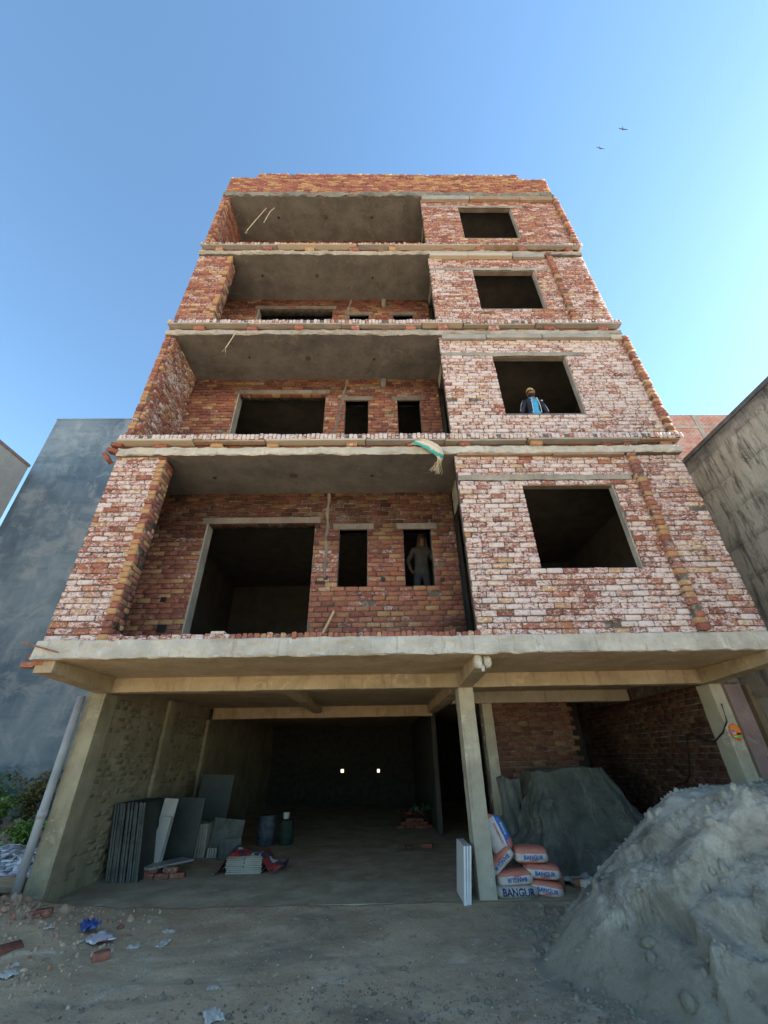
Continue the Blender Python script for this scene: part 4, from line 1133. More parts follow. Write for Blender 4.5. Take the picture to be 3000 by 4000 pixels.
# cement bags
def bag_mat(name, style):
    s = NT(name); v = s.O()
    sp = s.n('ShaderNodeSeparateXYZ'); s.l(v, sp.inputs[0])
    x, y, z = sp.outputs
    wob = s.math('MULTIPLY', s.math('SUBTRACT', s.noise(v, 9, 3), .5), .02)
    red = s.mix(s.noise(v, 20, 4), (.52, .15, .10), (.60, .26, .19)); white = s.mix(s.fac(s.noise(v, 8, 6, .7), .4, .7), (.66, .63, .58), (.50, .46, .40)); blue = (.06, .16, .45)
    if style == 'flat':          # red top, white side band, red underside
        f = s.math('GREATER_THAN', s.math('ADD', z, wob), .122)
        c = s.mix(f, white, red)
        f2 = s.math('LESS_THAN', s.math('ADD', z, wob), .030); c = s.mix(f2, c, red)
    elif style == 'dark':
        c = s.mix(s.fac(s.noise(v, 8, 6, .7), .4, .7), (.50, .48, .44), (.36, .34, .30))
    else:                        # upright bag: stripes
        t = s.math('ADD', x, wob)
        c = s.mix(s.math('GREATER_THAN', t, .05), white, blue)
        low = s.math('LESS_THAN', z, .13)
        c = s.mix(s.math('MULTIPLY', s.math('GREATER_THAN', t, .075), low), c, red)
        c = s.mix(s.math('MULTIPLY', s.math('GREATER_THAN', t, .038), s.math('LESS_THAN', t, .055)), c, (.66, .64, .60))
        c = s.mix(s.math('GREATER_THAN', z, .44), c, red)
        c = s.mix(s.math('GREATER_THAN', z, .56), c, s.mix(s.fac(s.noise(v, 20, 2), .45, .55), (.6, .57, .52), (.50, .12, .08)))
    c = s.mix(s.math('MULTIPLY', s.fac(s.noise(v, 5, 6, .7), .55, .7), .35), c, (.30, .27, .23))
    return s.done(c, .6, s.bump(s.noise(v, 16, 5, .6), .5, .02), .35)
M_bag = bag_mat('cement_bag_red', 'flat'); M_bagd = bag_mat('cement_bag_grey', 'dark'); M_bagu = bag_mat('cement_bag_striped', 'up')
M_txt_b = flat('bag_ink_blue', (.03, .09, .36)); M_txt_r = flat('bag_ink_red', (.60, .10, .08)); M_txt_k = flat('bag_ink_navy', (.02, .03, .12))
def bag_surface(th, ph, L, Dp, Hb, seed):
    """th around the long axis section, ph along the length"""
    cx = np.cos(ph); sx = np.sin(ph)
    ex = np.sign(sx) * np.abs(sx) ** .45; r = np.abs(cx) ** .35
    y = np.sign(np.cos(th)) * np.abs(np.cos(th)) ** .55 * Dp / 2 * r
    z = np.sign(np.sin(th)) * np.abs(np.sin(th)) ** .75 * Hb / 2 * r ** 1.0 + Hb / 2
    x = ex * L / 2
    k = 1 + .09 * fbm(x * 7 + seed, th * 1.3, seed, 3)
    return x * (1 + .03 * fbm(th * 2, ph, seed + 3, 2)), y * k, np.maximum((z - Hb / 2) * k + Hb / 2, 0)
def text_mesh(body, size, mapf, mat, parent, name='lettering', xscale=1.0, align='CENTER'):
    cu = bpy.data.curves.new('txt', 'FONT'); cu.body = body; cu.size = size; cu.align_x = align; cu.align_y = 'CENTER'; cu.resolution_u = 3; cu.offset = size * .025
    t = bpy.data.objects.new('txt', cu); COL.objects.link(t)
    dg = bpy.context.evaluated_depsgraph_get(); me = bpy.data.meshes.new_from_object(t.evaluated_get(dg))
    bpy.data.objects.remove(t); bpy.data.curves.remove(cu)
    bm = bmesh.new(); bm.from_mesh(me)
    bmesh.ops.subdivide_edges(bm, edges=[e for e in bm.edges if e.calc_length() > size * .4], cuts=2)
    for v in bm.verts: v.co = mapf(v.co.x * xscale, v.co.y)
    bm.to_mesh(me); bm.free(); me.name = name; me.materials.clear(); me.materials.append(mat)
    return link(name, me, parent)
BAGG = 'cement bags stacked against the column'
def cement_bag(loc, rot, label, seed, L=.56, Dp=.40, Hb=.165, mat=None, words=(('BANGUR', .066, .082, M_txt_b), ('CEMENT', .030, .048, M_txt_r)), flipped=False):
    ph = np.linspace(-math.pi / 2, math.pi / 2, 30); th = np.linspace(0, 2 * math.pi, 41)[:-1]
    TH, PH = np.meshgrid(th, ph)
    x, y, z = bag_surface(TH, PH, L, Dp, Hb, seed)
    g = MB(); g.grid(np.stack([x, y, z], -1), closed_v=True)
    root = empty('cement_bag', loc, label, 'bag', BAGG); root.rotation_euler = rot
    g.obj('sack_body', mat or M_bag, root, True)
    # front face is -y; lettering follows it
    def front(X, Z):
        zz = min(max(Z, .01), Hb - .01)
        tt = np.linspace(math.pi * .52, math.pi * 1.48, 700)
        p = math.asin(min(.999, (abs(X) / (L / 2)) ** (1 / .45)) * (1 if X >= 0 else -1))
        xs, ys, zs = bag_surface(tt, np.full(700, p), L, Dp, Hb, seed)
        i = int(np.argmin(np.abs(zs - zz))); return Vector((X, float(ys[i]) - .009, float(zs[i])))
    for (wd, sz_, zc, m) in words:
        f = -1 if flipped else 1
        text_mesh(wd, sz_, (lambda X, Y, zc=zc: front(f * X, (Hb - zc if flipped else zc) + f * Y)), m, root, xscale=1.0)
    return root
z0 = .03
cement_bag((1.84, 7.42, z0 - .03), (0, 0, .0), 'grey cement bag with large navy lettering at the bottom against the column', 1, .58, .40, .14, M_bagd, (('BANGUR', .105, .075, M_txt_k),))
cement_bag((2.27, 7.44, z0 - .03), (0, .12, -.22), 'red and white cement bag lowest at the right end of the stack', 2, .44, .38, .17)
cement_bag((1.85, 7.46, .115), (0, -.04, .03), 'dusty cement bag with upside down lettering, second up against the column', 3, .50, .40, .17, flipped=True)
cement_bag((2.26, 7.48, .165), (0, .06, -.08), 'red and white cement bag resting on the right end of the stack', 4, .46, .40, .17)
cement_bag((1.73, 7.50, .30), (0, -.62, .05), 'tilted cement bag wedged against the column, third up', 5, .44, .38, .18, flipped=True)
cement_bag((2.14, 7.52, .335), (0, .02, -.02), 'red topped cement bag on top of the right side of the stack', 6, .46, .40, .19)
# upright opened bag with tied neck
root = empty('cement_bag', (1.79, 7.50, .455), 'opened red white and blue cement bag standing on top with a twisted neck', 'bag', BAGG); root.rotation_euler = (0, -.62 + .22, .05)
ZZ = [0, .012, .05, .12, .22, .32, .40, .455, .49, .51, .54, .58, .61]; RX = [.04, .13, .155, .165, .165, .16, .14, .09, .045, .035, .045, .06, .04]; RY = [.04, .09, .11, .12, .115, .10, .085, .055, .035, .03, .035, .02, .008]
P = []
for i, z in enumerate(ZZ):
    row = []
    for k in range(32):
        a = 2 * math.pi * k / 32; c, s_ = math.cos(a), math.sin(a)
        fold = 1 + (.10 * math.sin(a * 9 + i) if z > .42 else .025 * math.sin(a * 5 + i))
        row.append((np.sign(c) * abs(c) ** .7 * RX[i] * fold - (.04 if z > .45 else 0), np.sign(s_) * abs(s_) ** .7 * RY[i] * fold, z + (.03 * math.sin(a * 2) if i == 12 else 0)))
    P.append(row)
g = MB(); g.grid(np.array(P), closed_v=True); g.obj('sack_body', M_bagu, root, True)
for (x, dz, h) in ((-.085, .58, .10), (-.01, .57, .13)):
    e = MB(); e.grid(np.array([[(x - .022, -.01, dz), (x, -.022, dz), (x + .022, -.01, dz)], [(x - .014, -.008, dz + h * .6), (x + .003, -.016, dz + h * .6), (x + .018, -.008, dz + h * .6)], [(x - .004, -.004, dz + h), (x + .002, -.006, dz + h), (x + .008, -.004, dz + h)]]))
    eo = e.obj('sack_ear', M_bag if False else flat('ear_' + str(int(h * 100)), (.62, .56, .52)), root, True); so = eo.modifiers.new('t', 'SOLIDIFY'); so.thickness = .003
def upf(X, Y): 
    yv = -.128 + .05 * (abs(X) / .165) ** 3
    return Vector((X, yv, Y))
text_mesh('POWERBOND', .040, lambda X, Y: upf(.005 - Y, .25 - X), M_txt_r, root)
text_mesh('BANGUR', .038, lambda X, Y: upf(.098 - Y, .27 - X), flat('bag_ink_white', (.70, .70, .70)), root)
loose_brick((2.86, 7.72, FZ + .037), .25, 'orange brick lying on the ground beside the cement bags', (.72, .05, 0))
loose_brick((2.52, 7.50, FZ + .10), .1, 'small dusty brick standing on end against the bag stack', (.6, .4, .2), size=(.07, .07, .20))

# ================================================================== TARPAULIN HEAP
def tarp_mat():
    s = NT('dark_green_tarpaulin'); v = s.P()
    c = s.mix(s.fac(s.noise(v, 2.5, 6, .65), .35, .65), (.065, .072, .058), (.115, .12, .098))
    c = s.mix(s.math('MULTIPLY', s.fac(s.noise(s.mapped(v, (2.2, 2.2, .7), (.3, .5, .2)), 1.6, 7, .7, .8), .50, .66), .7), c, (.21, .21, .18))
    return s.done(c, .75, s.bump(s.noise(v, 7, 5, .6, 1.5), .8, .06), .3)
NA, NT_ = 150, 46
P = np.zeros((NT_, NA, 3))
aa = np.linspace(0, 2 * math.pi, NA, endpoint=False)
for i in range(NT_):
    t = i / (NT_ - 1)
    # superellipse footprint, small at the top, large at the base
    ax, ay = .70 + .62 * t ** 1.15, .42 + .52 * t ** 1.25
    cx, cy = 3.42 + .12 * t, 9.02 - .10 * t
    if t < .0: pass
    c, s_ = np.cos(aa), np.sin(aa)
    rx = np.sign(c) * np.abs(c) ** .62; ry = np.sign(s_) * np.abs(s_) ** .62
    fold = 1 + t * (.30 * (np.abs(np.sin(aa * 6.5 + 1.6 * np.sin(aa * 2) + 1.8 * t)) ** .6 - .6) + .06 * np.abs(np.sin(aa * 17 + 3 * t)) + .09 * np.sin(aa * 5 + 1 - 2 * t)) + .42 * t ** .5 * (np.abs(fbm(aa * 3.2 + 1.5 * t, 0 * aa + t * 2.6, 55, 3)) - .22) + .03 * fbm(aa * 3, 0 * aa + t * 3, 5, 3) + .05 * t * np.abs(fbm(aa * 8, 0 * aa + t * 1.5, 15, 3))
    z = 1.40 * (1 - t) ** .86 + .05 * fbm(c * 2 + 3, s_ * 2 + t, 9, 3) * (1 - t)
    P[i, :, 0] = cx + rx * ax * fold; P[i, :, 1] = cy + ry * ay * fold; P[i, :, 2] = np.maximum(z, FZ + .012 + .015 * (1 + np.sin(aa * 13)) * 0)
g = MB(); g.grid(P, closed_v=True)
K = 12; prev = None; capP = np.zeros((K, NA, 3))
for i in range(K):
    f = i / (K - 1)
    ctr = np.array([3.42, 9.02, 1.43])
    capP[i] = ctr + (P[0] - ctr) * f
    capP[i, :, 2] += .035 * fbm(capP[i, :, 0] * 4, capP[i, :, 1] * 4, 33, 3) * (1 - f) * f * 4
g.grid(capP, closed_v=True)
to = g.obj('tarpaulin', tarp_mat(), smooth=True)
tag(to, 'dark green tarpaulin thrown over a bulky load behind the cement bags', 'tarpaulin')
# second fold of the sheet hanging at the left
g = MB(); P = []
for i in range(24):
    t = i / 23; row = []
    for j in range(18):
        u = j / 17
        row.append((2.12 + .45 * u - .05 * t + .03 * math.sin(u * 9 + t * 5), 8.80 - .25 * t + .03 * math.sin(u * 7 + t * 4) + .02 * math.sin(u * 19 - t * 6) + .06 * u, 1.30 - 1.32 * t + .03 * math.sin(u * 7)))
    P.append(row)
g.grid(np.array(P)); o = g.obj('tarpaulin', MATS['dark_green_tarpaulin'], smooth=True); sm = o.modifiers.new('t', 'SOLIDIFY'); sm.thickness = .006
tag(o, 'narrow strip of dark tarpaulin hanging beside the middle column', 'tarpaulin')
crumpled('clear_plastic', (2.95, 8.0, FZ), (.75, .28), simple('grey_plastic_sheet', (.30, .33, .33), (.45, .48, .48), 8, .4), 'crumpled translucent grey plastic sheet at the tarpaulin foot', 'plastic', 6, h=.07)
crumpled('green_scrap', (3.50, 8.10, FZ), (.20, .12), simple('bright_green_plastic', (.05, .30, .07), (.07, .36, .10)), 'bright green plastic scrap at the tarpaulin foot', 'plastic', 2, h=.05)

# ================================================================== SAND HEAP
HST = .018
xs = np.arange(1.3, 6.70, HST); ys = np.arange(3.0, 7.16, HST)
SX, SY = np.meshgrid(xs, ys)
Hs = heap_h(SX, SY)
m = np.clip(Hs / .25, 0, 1)
rel = .05 * fbm(SX * 1.3, SY * 1.3, 61, 3) + .034 * fbm(SX * 4.5 + SY * 2, SY * 4.5 - SX, 63, 5, .55) + .030 * fbm(SX * 14, SY * 14, 67, 4, .65) * np.clip(vnoise(SX * 1.2, SY * 1.2, 95) * 2.2 - .5, .25, 1) + .016 * np.clip(fbm(SX * 26, SY * 26, 69, 3, .7), 0, 1)
def on_base(u, v):
    d = CM @ np.array([(u - 1500) / 1590.28, (2000 - v) / 1590.28, 1.0])
    for t in np.arange(2.5, 9, .01):
        q = np.array([0, 0, CAM_H]) + d * t
        if q[2] < float(heap_h(np.array([q[0]]), np.array([q[1]]))[0]): return q[:2]
    return q[:2]
def scarp(uv, amp, width):
    """crusted ledge along a line over the slope: ground drops on its lower side"""
    P = [on_base(u, v) for u, v in uv]
    wx = SX + .045 * fbm(SX * 5, SY * 5, 71, 3); wy = SY + .045 * fbm(SX * 5 + 9, SY * 5, 72, 3)
    best = np.full(SX.shape, 9.0); sgn = np.zeros(SX.shape)
    for p, q in zip(P[:-1], P[1:]):
        e = q - p; L2 = e @ e + 1e-9
        t = np.clip(((wx - p[0]) * e[0] + (wy - p[1]) * e[1]) / L2, 0, 1)
        dx_, dy_ = wx - p[0] - t * e[0], wy - p[1] - t * e[1]; d = np.hypot(dx_, dy_)
        sd = np.sign(e[0] * dy_ - e[1] * dx_)
        sgn = np.where(d < best, sd, sgn); best = np.minimum(best, d)
    return amp * np.clip(sgn * best / .022, -1, 1) * np.exp(-(best / width) ** 2)
sc_ = scarp([(2560, 3545), (2680, 3500), (2760, 3360), (2850, 3265), (2998, 3228)], .115, .36)
sc_ += scarp([(2690, 3560), (2735, 3640), (2790, 3800)], .07, .22)
sc_ += scarp([(2880, 3570), (2940, 3610), (3000, 3625)], .085, .22)
sc_ += scarp([(2460, 3350), (2560, 3310), (2640, 3250)], .05, .18)
sc_ += scarp([(2860, 3800), (2930, 3810), (2960, 3780)], .06, .16)
lum = np.clip(vnoise(SX * 1.1 + 3, SY * 1.1, 97) * 2.6 - .9, 0, 1)
rel = rel + lum * (.05 * np.abs(fbm(SX * 6.5, SY * 6.5, 98, 4, .6)) + .03 * fbm(SX * 11, SY * 11, 99, 3, .6))
Hs2 = Hs + m * rel + m * sc_
Hs2 = Hs2 + ground_h(SX, SY) - .014
def sand_mat():
    s = NT('grey_sand'); v = s.P()
    c = s.mix(s.fac(s.noise(v, 2.0, 7, .65, .6), .38, .62), (.27, .25, .20), (.55, .52, .435))
    c = s.mix(s.math('MULTIPLY', s.fac(s.noise(v, 8, 6, .7), .52, .68), .5), c, (.17, .165, .145))
    c = s.mix(s.math('MULTIPLY', s.fac(s.noise(v, 1.25, 7, .72, .9), .50, .62), .75), c, (.12, .115, .095))
    sz_ = s.n('ShaderNodeSeparateXYZ'); s.l(v, sz_.inputs[0])
    lowf = s.math('MULTIPLY', s.math('SUBTRACT', s.math('ADD', .10, s.math('MULTIPLY', s.noise(v, 3.2, 7, .72), .62)), sz_.outputs[2]), 5.0, True)
    c = s.mix(s.math('MULTIPLY', lowf, .8), c, s.mix(s.noise(v, 4, 6, .7), (.19, .17, .125), (.40, .37, .285)))
    n1 = s.bump(s.noise(v, 120, 6, .8), .9, .016)
    n1 = s.bump(s.noise(v, 24, 7, .75), .8, .035, n1)
    return s.done(c, .97, n1, .1)
M_sand = sand_mat()
hp = link('sand_heap', height_mesh('sand_heap', SX, SY, Hs2, M_sand))
tag(hp, 'big grey heap of building sand with crusted ledges at the right', 'sand')
# clods and pebbles: merged
def pebbles(name, pts, sizes, mats, parent=None, seed=0):
    bm0 = bmesh.new(); bmesh.ops.create_icosphere(bm0, subdivisions=1, radius=1)
    bv = np.array([v.co[:] for v in bm0.verts]); bf = np.array([[v.index for v in f.verts] for f in bm0.faces]); bm0.free()
    r = np.random.default_rng(seed); n = len(pts)
    sc = np.asarray(sizes)[:, None, None] * r.uniform(.5, 1.3, (n, 1, 3))
    V = bv[None] * sc * r.uniform(.75, 1.2, (n, len(bv), 1)) + np.asarray(pts)[:, None, :]
    F = (bf[None] + len(bv) * np.arange(n)[:, None, None]).reshape(-1, 3)
    return link(name, fast_mesh(name, V.reshape(-1, 3), F.ravel(), np.full(len(F), 3), mats), parent)
def on_heap(x, y):
    i = np.clip(((y - 3.0) / HST).astype(int), 0, len(ys) - 1); j = np.clip(((x - 1.3) / HST).astype(int), 0, len(xs) - 1)
    return np.maximum(Hs2[i, j], ground_h(x, y))
r = np.random.default_rng(3)
px = r.uniform(1.5, 6.4, 5000); py = r.uniform(3.6, 7.0, 5000)
pz = on_heap(px, py); sz = np.clip(r.lognormal(-4.75, .7, 5000), .004, .06) * np.where(px < 3.4, 1.35, .8)
clo = pebbles('sand_clods', np.stack([px, py, pz], 1), sz, M_sand, None, 4); clo['kind'] = 'stuff'; tag(clo, 'loose grey sand clods scattered over the heap and ground')
px = r.uniform(-6.0, 3.2, 5200); py = 4.0 + 3.1 * r.uniform(0, 1, 5200) ** 1.1
sz = np.clip(r.lognormal(-5.6, .55, 5200), .002, .022)
n_ = 1500; dx_ = r.normal(.2, 1.3, n_); dy_ = r.normal(4.55, .35, n_); ds_ = np.clip(r.lognormal(-4.9, .6, n_), .004, .035)
dc = pebbles('dark_clods', np.stack([dx_, dy_, ground_h(dx_, dy_)], 1), ds_, simple('dark_earth', (.09, .08, .06), (.20, .175, .135), 4), None, 29); dc['kind'] = 'stuff'; tag(dc, 'dark loose earth clods in the near centre of the ground')
M_peb = simple('dusty_pebbles', (.20, .17, .13), (.42, .37, .30), 3.5)
pb = pebbles('gravel', np.stack([px, py, ground_h(px, py) + sz * .2], 1), sz, M_peb, None, 8); pb['kind'] = 'stuff'; tag(pb, 'small stones and grit scattered over the dirt')

# ================================================================== LEFT PLOT: RUBBLE, TILE SCRAPS, WEEDS
r = np.random.default_rng(12)
n = 420
px = r.uniform(-9.8, -4.95, n); py = r.uniform(7.4, 11.8, n)
rub = pebbles('rubble', np.stack([px, py, ground_h(px, py) + .03], 1), np.clip(r.lognormal(-2.75, .5, n), .03, .17), simple('rubble_stone', (.20, .15, .12), (.42, .36, .31), 3), None, 14)
rub['kind'] = 'stuff'; tag(rub, 'rubble and broken masonry on the empty plot at the left')
# earth clods on the left bank
n = 2600
px = r.uniform(-6.6, -2.7, n); py = r.uniform(4.9, 7.1, n)
bk = pebbles('earth_clods', np.stack([px, py, ground_h(px, py)], 1), np.clip(r.lognormal(-4.5, .75, n), .005, .085) * np.clip(1.5 - (px + 6) / 3.2, .35, 1), simple('bank_earth', (.28, .19, .12), (.46, .35, .23), 3), None, 19)
n = 260; qx = r.normal(-5.0, .75, n); qy = r.normal(6.2, .5, n)
br_ = pebbles('brick_rubble', np.stack([qx, qy, ground_h(qx, qy) + .008], 1), np.clip(r.lognormal(-3.7, .5, n), .012, .075), simple('broken_red_brick', (.24, .10, .065), (.40, .24, .16), 2.5), None, 23); br_['kind'] = 'stuff'; tag(br_, 'broken brick rubble on the earth bank at the lower left')
bk['kind'] = 'stuff'; tag(bk, 'brown earth clods on the left bank')
Vt = []; Lt = []; St = []
for k in range(330):
    cx, cy = random.gauss(-5.95, .42), random.gauss(8.55, .5)
    if cx > -4.95: continue
    cz = float(ground_h(np.array([cx]), np.array([cy]))[0]) + random.uniform(.02, .20) * math.exp(-((cx + 5.95) ** 2 + (cy - 8.55) ** 2) * 1.5)
    Mx = Matrix.Translation((cx, cy, cz)) @ Matrix.Rotation(random.uniform(0, 6.28), 4, 'Z') @ Matrix.Rotation(random.gauss(0, .45), 4, 'X') @ Matrix.Rotation(random.gauss(0, .35), 4, 'Y')
    a, b = random.uniform(.06, .17), random.uniform(.025, .07)
    q = [Vector((-a, -b, 0)), Vector((a * random.uniform(.5, 1), -b, 0)), Vector((a, b * random.uniform(.3, 1), 0)), Vector((-a * random.uniform(.6, 1), b, 0))]
    o = len(Vt)
    Vt += [tuple(Mx @ p) for p in q] + [tuple(Mx @ (p - Vector((0, 0, .012)))) for p in q]
    Lt += [o, o + 1, o + 2, o + 3, o + 7, o + 6, o + 5, o + 4]; St += [4, 4]
    for i in range(4): j = (i + 1) % 4; Lt += [o + j, o + i, o + 4 + i, o + 4 + j]; St.append(4)
ts = link('tile_scraps', fast_mesh('tile_scraps', Vt, Lt, St, simple('broken_white_tile', (.58, .60, .66), (.72, .73, .76), 2, .4)))
ts['kind'] = 'stuff'; tag(ts, 'heap of broken white tile strips behind the left drain pipe')
g = MB(); g.tube([(-6.3, 7.75, .22), (-5.7, 7.72, .20), (-5.05, 7.70, .17)], [.09, .10, .095], 10); tag(g.obj('timber_log', wood_mat('old_log', (.22, .15, .09), (.32, .23, .14))), 'old brown timber log lying behind the drain pipe', 'log')

def leaf_mat(name, a, b):
    s = NT(name); v = s.P()
    oi = s.n('ShaderNodeNewGeometry').outputs['Random Per Island']
    c = s.mix(oi, a, b)
    m = s.done(c, .6, None, .3)
    return m
M_leaf = leaf_mat('weed_leaf', (.08, .17, .03), (.22, .36, .08)); M_leaf2 = leaf_mat('weed_leaf_dry', (.15, .15, .05), (.30, .28, .12))
def weed(loc, h, wd, label, seed, mat, nleaf=420, lsz=.05):
    r = random.Random(seed)
    w = empty('weed_bush', loc, label, 'bush', 'weeds on the empty plot')
    g = MB(); V = []; L = []; S = []
    for k in range(9):
        a = r.uniform(0, 6.28); rr = r.uniform(.2, 1) * wd
        tip = Vector((math.cos(a) * rr, math.sin(a) * rr * .7, h * r.uniform(.55, 1.0)))
        pts = [Vector((math.cos(a) * .03, math.sin(a) * .03, 0)), tip * .45 + Vector((0, 0, h * .12)), tip]
        g.tube(pts, [.010, .007, .003], 5)
        for j in range(nleaf // 9):
            t = r.uniform(.12, 1.02)
            p = pts[0].lerp(pts[1], t * 2) if t < .5 else pts[1].lerp(pts[2], (t - .5) * 2)
            p = p + Vector((r.gauss(0, .05 + .07 * t), r.gauss(0, .05 + .07 * t), r.gauss(0, .05)))
            d = Vector((r.uniform(-1, 1), r.uniform(-1, 1), r.uniform(-.5, .6))).normalized(); n_ = Vector((r.uniform(-.6, .6), r.uniform(-.6, .6), 1)).normalized()
            sd = d.cross(n_).normalized(); ln = lsz * r.uniform(.6, 1.5); o = len(V)
            V += [tuple(p), tuple(p + d * ln * .5 + sd * ln * .26), tuple(p + d * ln - n_ * ln * .15), tuple(p + d * ln * .5 - sd * ln * .26)]
            L += [o, o + 1, o + 2, o + 3]; S.append(4)
    g.obj('stems', simple('weed_stem', (.12, .11, .05), (.18, .15, .08)) if 'weed_stem' not in MATS else MATS['weed_stem'], w)
    link('foliage', fast_mesh('foliage', V, L, S, mat), w)
    return w
gz = lambda x, y: float(ground_h(np.array([x]), np.array([y]))[0]) - .03
for (x, y, h, wd, mt, sd, lb, nl) in ((-7.9, 10.2, .70, .45, M_leaf, 1, 'low bright green weed bush on the rubble beside the pipe', 800), (-8.9, 11.2, 1.25, .55, M_leaf, 2, 'tall green weed bush against the blue wall at the frame edge', 700), (-8.0, 11.5, 1.15, .5, M_leaf2, 3, 'tall yellowish weed bush against the blue wall', 500), (-7.1, 11.6, .95, .5, M_leaf2, 4, 'thin dry weed bush nearest the drain pipe', 380), (-9.6, 10.6, .8, .6, M_leaf, 5, 'dark green weed bush low at the left edge', 700), (-6.6, 9.6, .35, .3, M_leaf, 6, 'small weed tuft among the rubble', 260), (-8.4, 9.2, .45, .45, M_leaf, 7, 'low leafy weed in front of the rubble', 420)):
    weed((x, y, gz(x, y)), h, wd, lb, sd, mt, nl * 3, .085)

# ================================================================== LITTER
def gl(u, v): 
    d = CM @ np.array([(u - 1500) / 1590.28, (2000 - v) / 1590.28, 1.0]); t = -CAM_H / d[2]; x, y = d[0] * t, d[1] * t
    for _ in range(4):
        z = float(ground_h(np.array([x]), np.array([y]))[0]); t = (z - CAM_H) / d[2]; x, y = d[0] * t, d[1] * t
    return (x, y, z)
p = gl(345, 3640); crumpled('plastic_bag', p, (.24, .16), simple('blue_plastic_bag', (.03, .06, .22), (.07, .12, .32), 6, .5), 'crumpled blue plastic bag on the dirt at the left', 'plastic bag', 5, h=.09)
p = gl(378, 3675); o = crumpled('printed_wrapper', (p[0], p[1], p[2] + .01), (.30, .22), printed_mat('wrapper_print', 8, [(0, (.46, .43, .46)), (.48, (.52, .50, .52)), (.56, (.70, .20, .05)), (.60, (.10, .05, .20)), (.63, (.68, .64, .70))], 5), 'large white printed wrapper with orange and violet print beside the blue bag', 'wrapper', 7, h=.02)
M_paper = simple('dirty_paper', (.36, .34, .30), (.50, .48, .43), 6)
scr = [(660, 3640, .13, 'whitish scrap of plastic sheet lying right of the printed wrapper'), (635, 3690, .16, 'pale pinkish torn paper lying below the whitish plastic scrap'), (520, 3700, .12, 'beige curled scrap of card between wrapper and torn paper'), (430, 3715, .11, 'small grey white scrap with a dark edge below the wrapper'), (830, 3860, .10, 'thin pale twist of paper right of the light stain'), (830, 3975, .22, 'large cream paper scrap at the bottom edge of the dirt'), (45, 3775, .13, 'white square scrap near the left frame edge'), (45, 3640, .16, 'crumpled whitish plastic on the earth bank'), (190, 3625, .10, 'small white curled scrap on the earth bank'), (30, 3810, .20, 'pale flat scrap at the lower left frame edge'), (310, 3680, .09, 'white pebble like foam piece left of the wrapper'), (310, 3775, .05, 'tiny white chip on the dirt below the blue bag'), (570, 3790, .05, 'tiny pale blue chip on the grey dirt'), (150, 3555, .17, 'greyish cloth scrap at the foot of the drain pipe'), (270, 3545, .12, 'orange brown rag scrap at the wall foot')]
for i, (u, v, s_, lb) in enumerate(scr):
    p = gl(u, v); mt = M_paper if 'orange' not in lb else simple('orange_rag', (.30, .15, .05), (.38, .2, .07))
    crumpled('paper_scrap', (p[0], p[1], p[2] - .004), (s_, s_ * .6), mt, lb, 'scrap', 11 + i, 'litter scraps on the dirt', h=s_ * .12)
p = gl(392, 3748); loose_brick((p[0], p[1], p[2] + .025), .6, 'reddish half brick lying on the dirt below the wrapper', (.42, .05, .05), size=(.14, .10, .06))
p = gl(28, 3735); loose_brick((p[0], p[1], p[2] + .04), .9, 'dark brown brick half buried at the left frame edge', (.1, 0, .3), size=(.2, .11, .08), rx=.2)
p = gl(180, 3640); loose_brick((p[0], p[1], p[2] + .02), 2.1, 'small red brick chip on the earth bank', (.35, .05, 0), size=(.06, .05, .04))
p = gl(470, 3628); loose_brick((p[0], p[1], p[2] + .012), 1.1, 'tiny reddish brick chip right of the blue bag', (.3, .05, .1), size=(.06, .05, .035))
p = gl(165, 3580); loose_brick((p[0], p[1], p[2] + .03), .4, 'dark broken brick at the top of the earth bank', (.15, .1, .2), size=(.16, .1, .07))
p = gl(112, 3530); loose_brick((p[0], p[1], p[2] + .06), .3, 'yellowish brick piece standing beside the drain pipe', (.85, .1, .05), size=(.06, .06, .14), ry=.3)
p = gl(962, 3562); crumpled('candy_wrapper', p, (.07, .04), printed_mat('candy_print', 2, [(0, (.45, .04, .05)), (.5, (.6, .55, .55)), (.58, (.08, .08, .35))], 60), 'tiny red and blue wrapper near the floor edge', 'wrapper', 3, h=.012)

# ================================================================== PEOPLE
def skin_body(name, joints, edges, root, sub=2):
    """joints: list of (x,y,z,rx,ry); returns an evaluated mesh of one continuous surface"""
    me = bpy.data.meshes.new(name + '_sk'); me.from_pydata([j[:3] for j in joints], edges, [])
    ob = bpy.data.objects.new(name + '_sk', me); COL.objects.link(ob)
    ob.modifiers.new('skin', 'SKIN'); 
    if not me.skin_vertices: 
        bm = bmesh.new(); bm.from_mesh(me); bm.verts.layers.skin.verify(); bm.to_mesh(me); bm.free()
    for i, j in enumerate(joints):
        sv = me.skin_vertices[0].data[i]; sv.radius = (j[3], j[4]); sv.use_root = (i == root)
    ss = ob.modifiers.new('sub', 'SUBSURF'); ss.levels = sub; ss.render_levels = sub
    dg = bpy.context.evaluated_depsgraph_get(); out = bpy.data.meshes.new_from_object(ob.evaluated_get(dg))
    bpy.data.objects.remove(ob); bpy.data.meshes.remove(me)
    out.name = name; return out
M_skin = simple('brown_skin', (.20, .105, .065), (.25, .135, .085), 12, .55, .1, 60)
M_beard = simple('black_hair', (.012, .010, .009), (.02, .017, .015), 30, .8)
M_jacket = simple('navy_jacket', (.012, .016, .030), (.022, .027, .045), 6, .7)
M_tee = simple('sky_blue_shirt', (.035, .27, .52), (.06, .36, .62), 7, .8)
M_jean = simple('dark_trousers', (.03, .035, .05), (.05, .055, .07), 8)
M_shirt = simple('dimmed_grey_cotton', (.05, .052, .048), (.075, .077, .07), 8)  # shirt colour lowered to make the figure look dim indoors
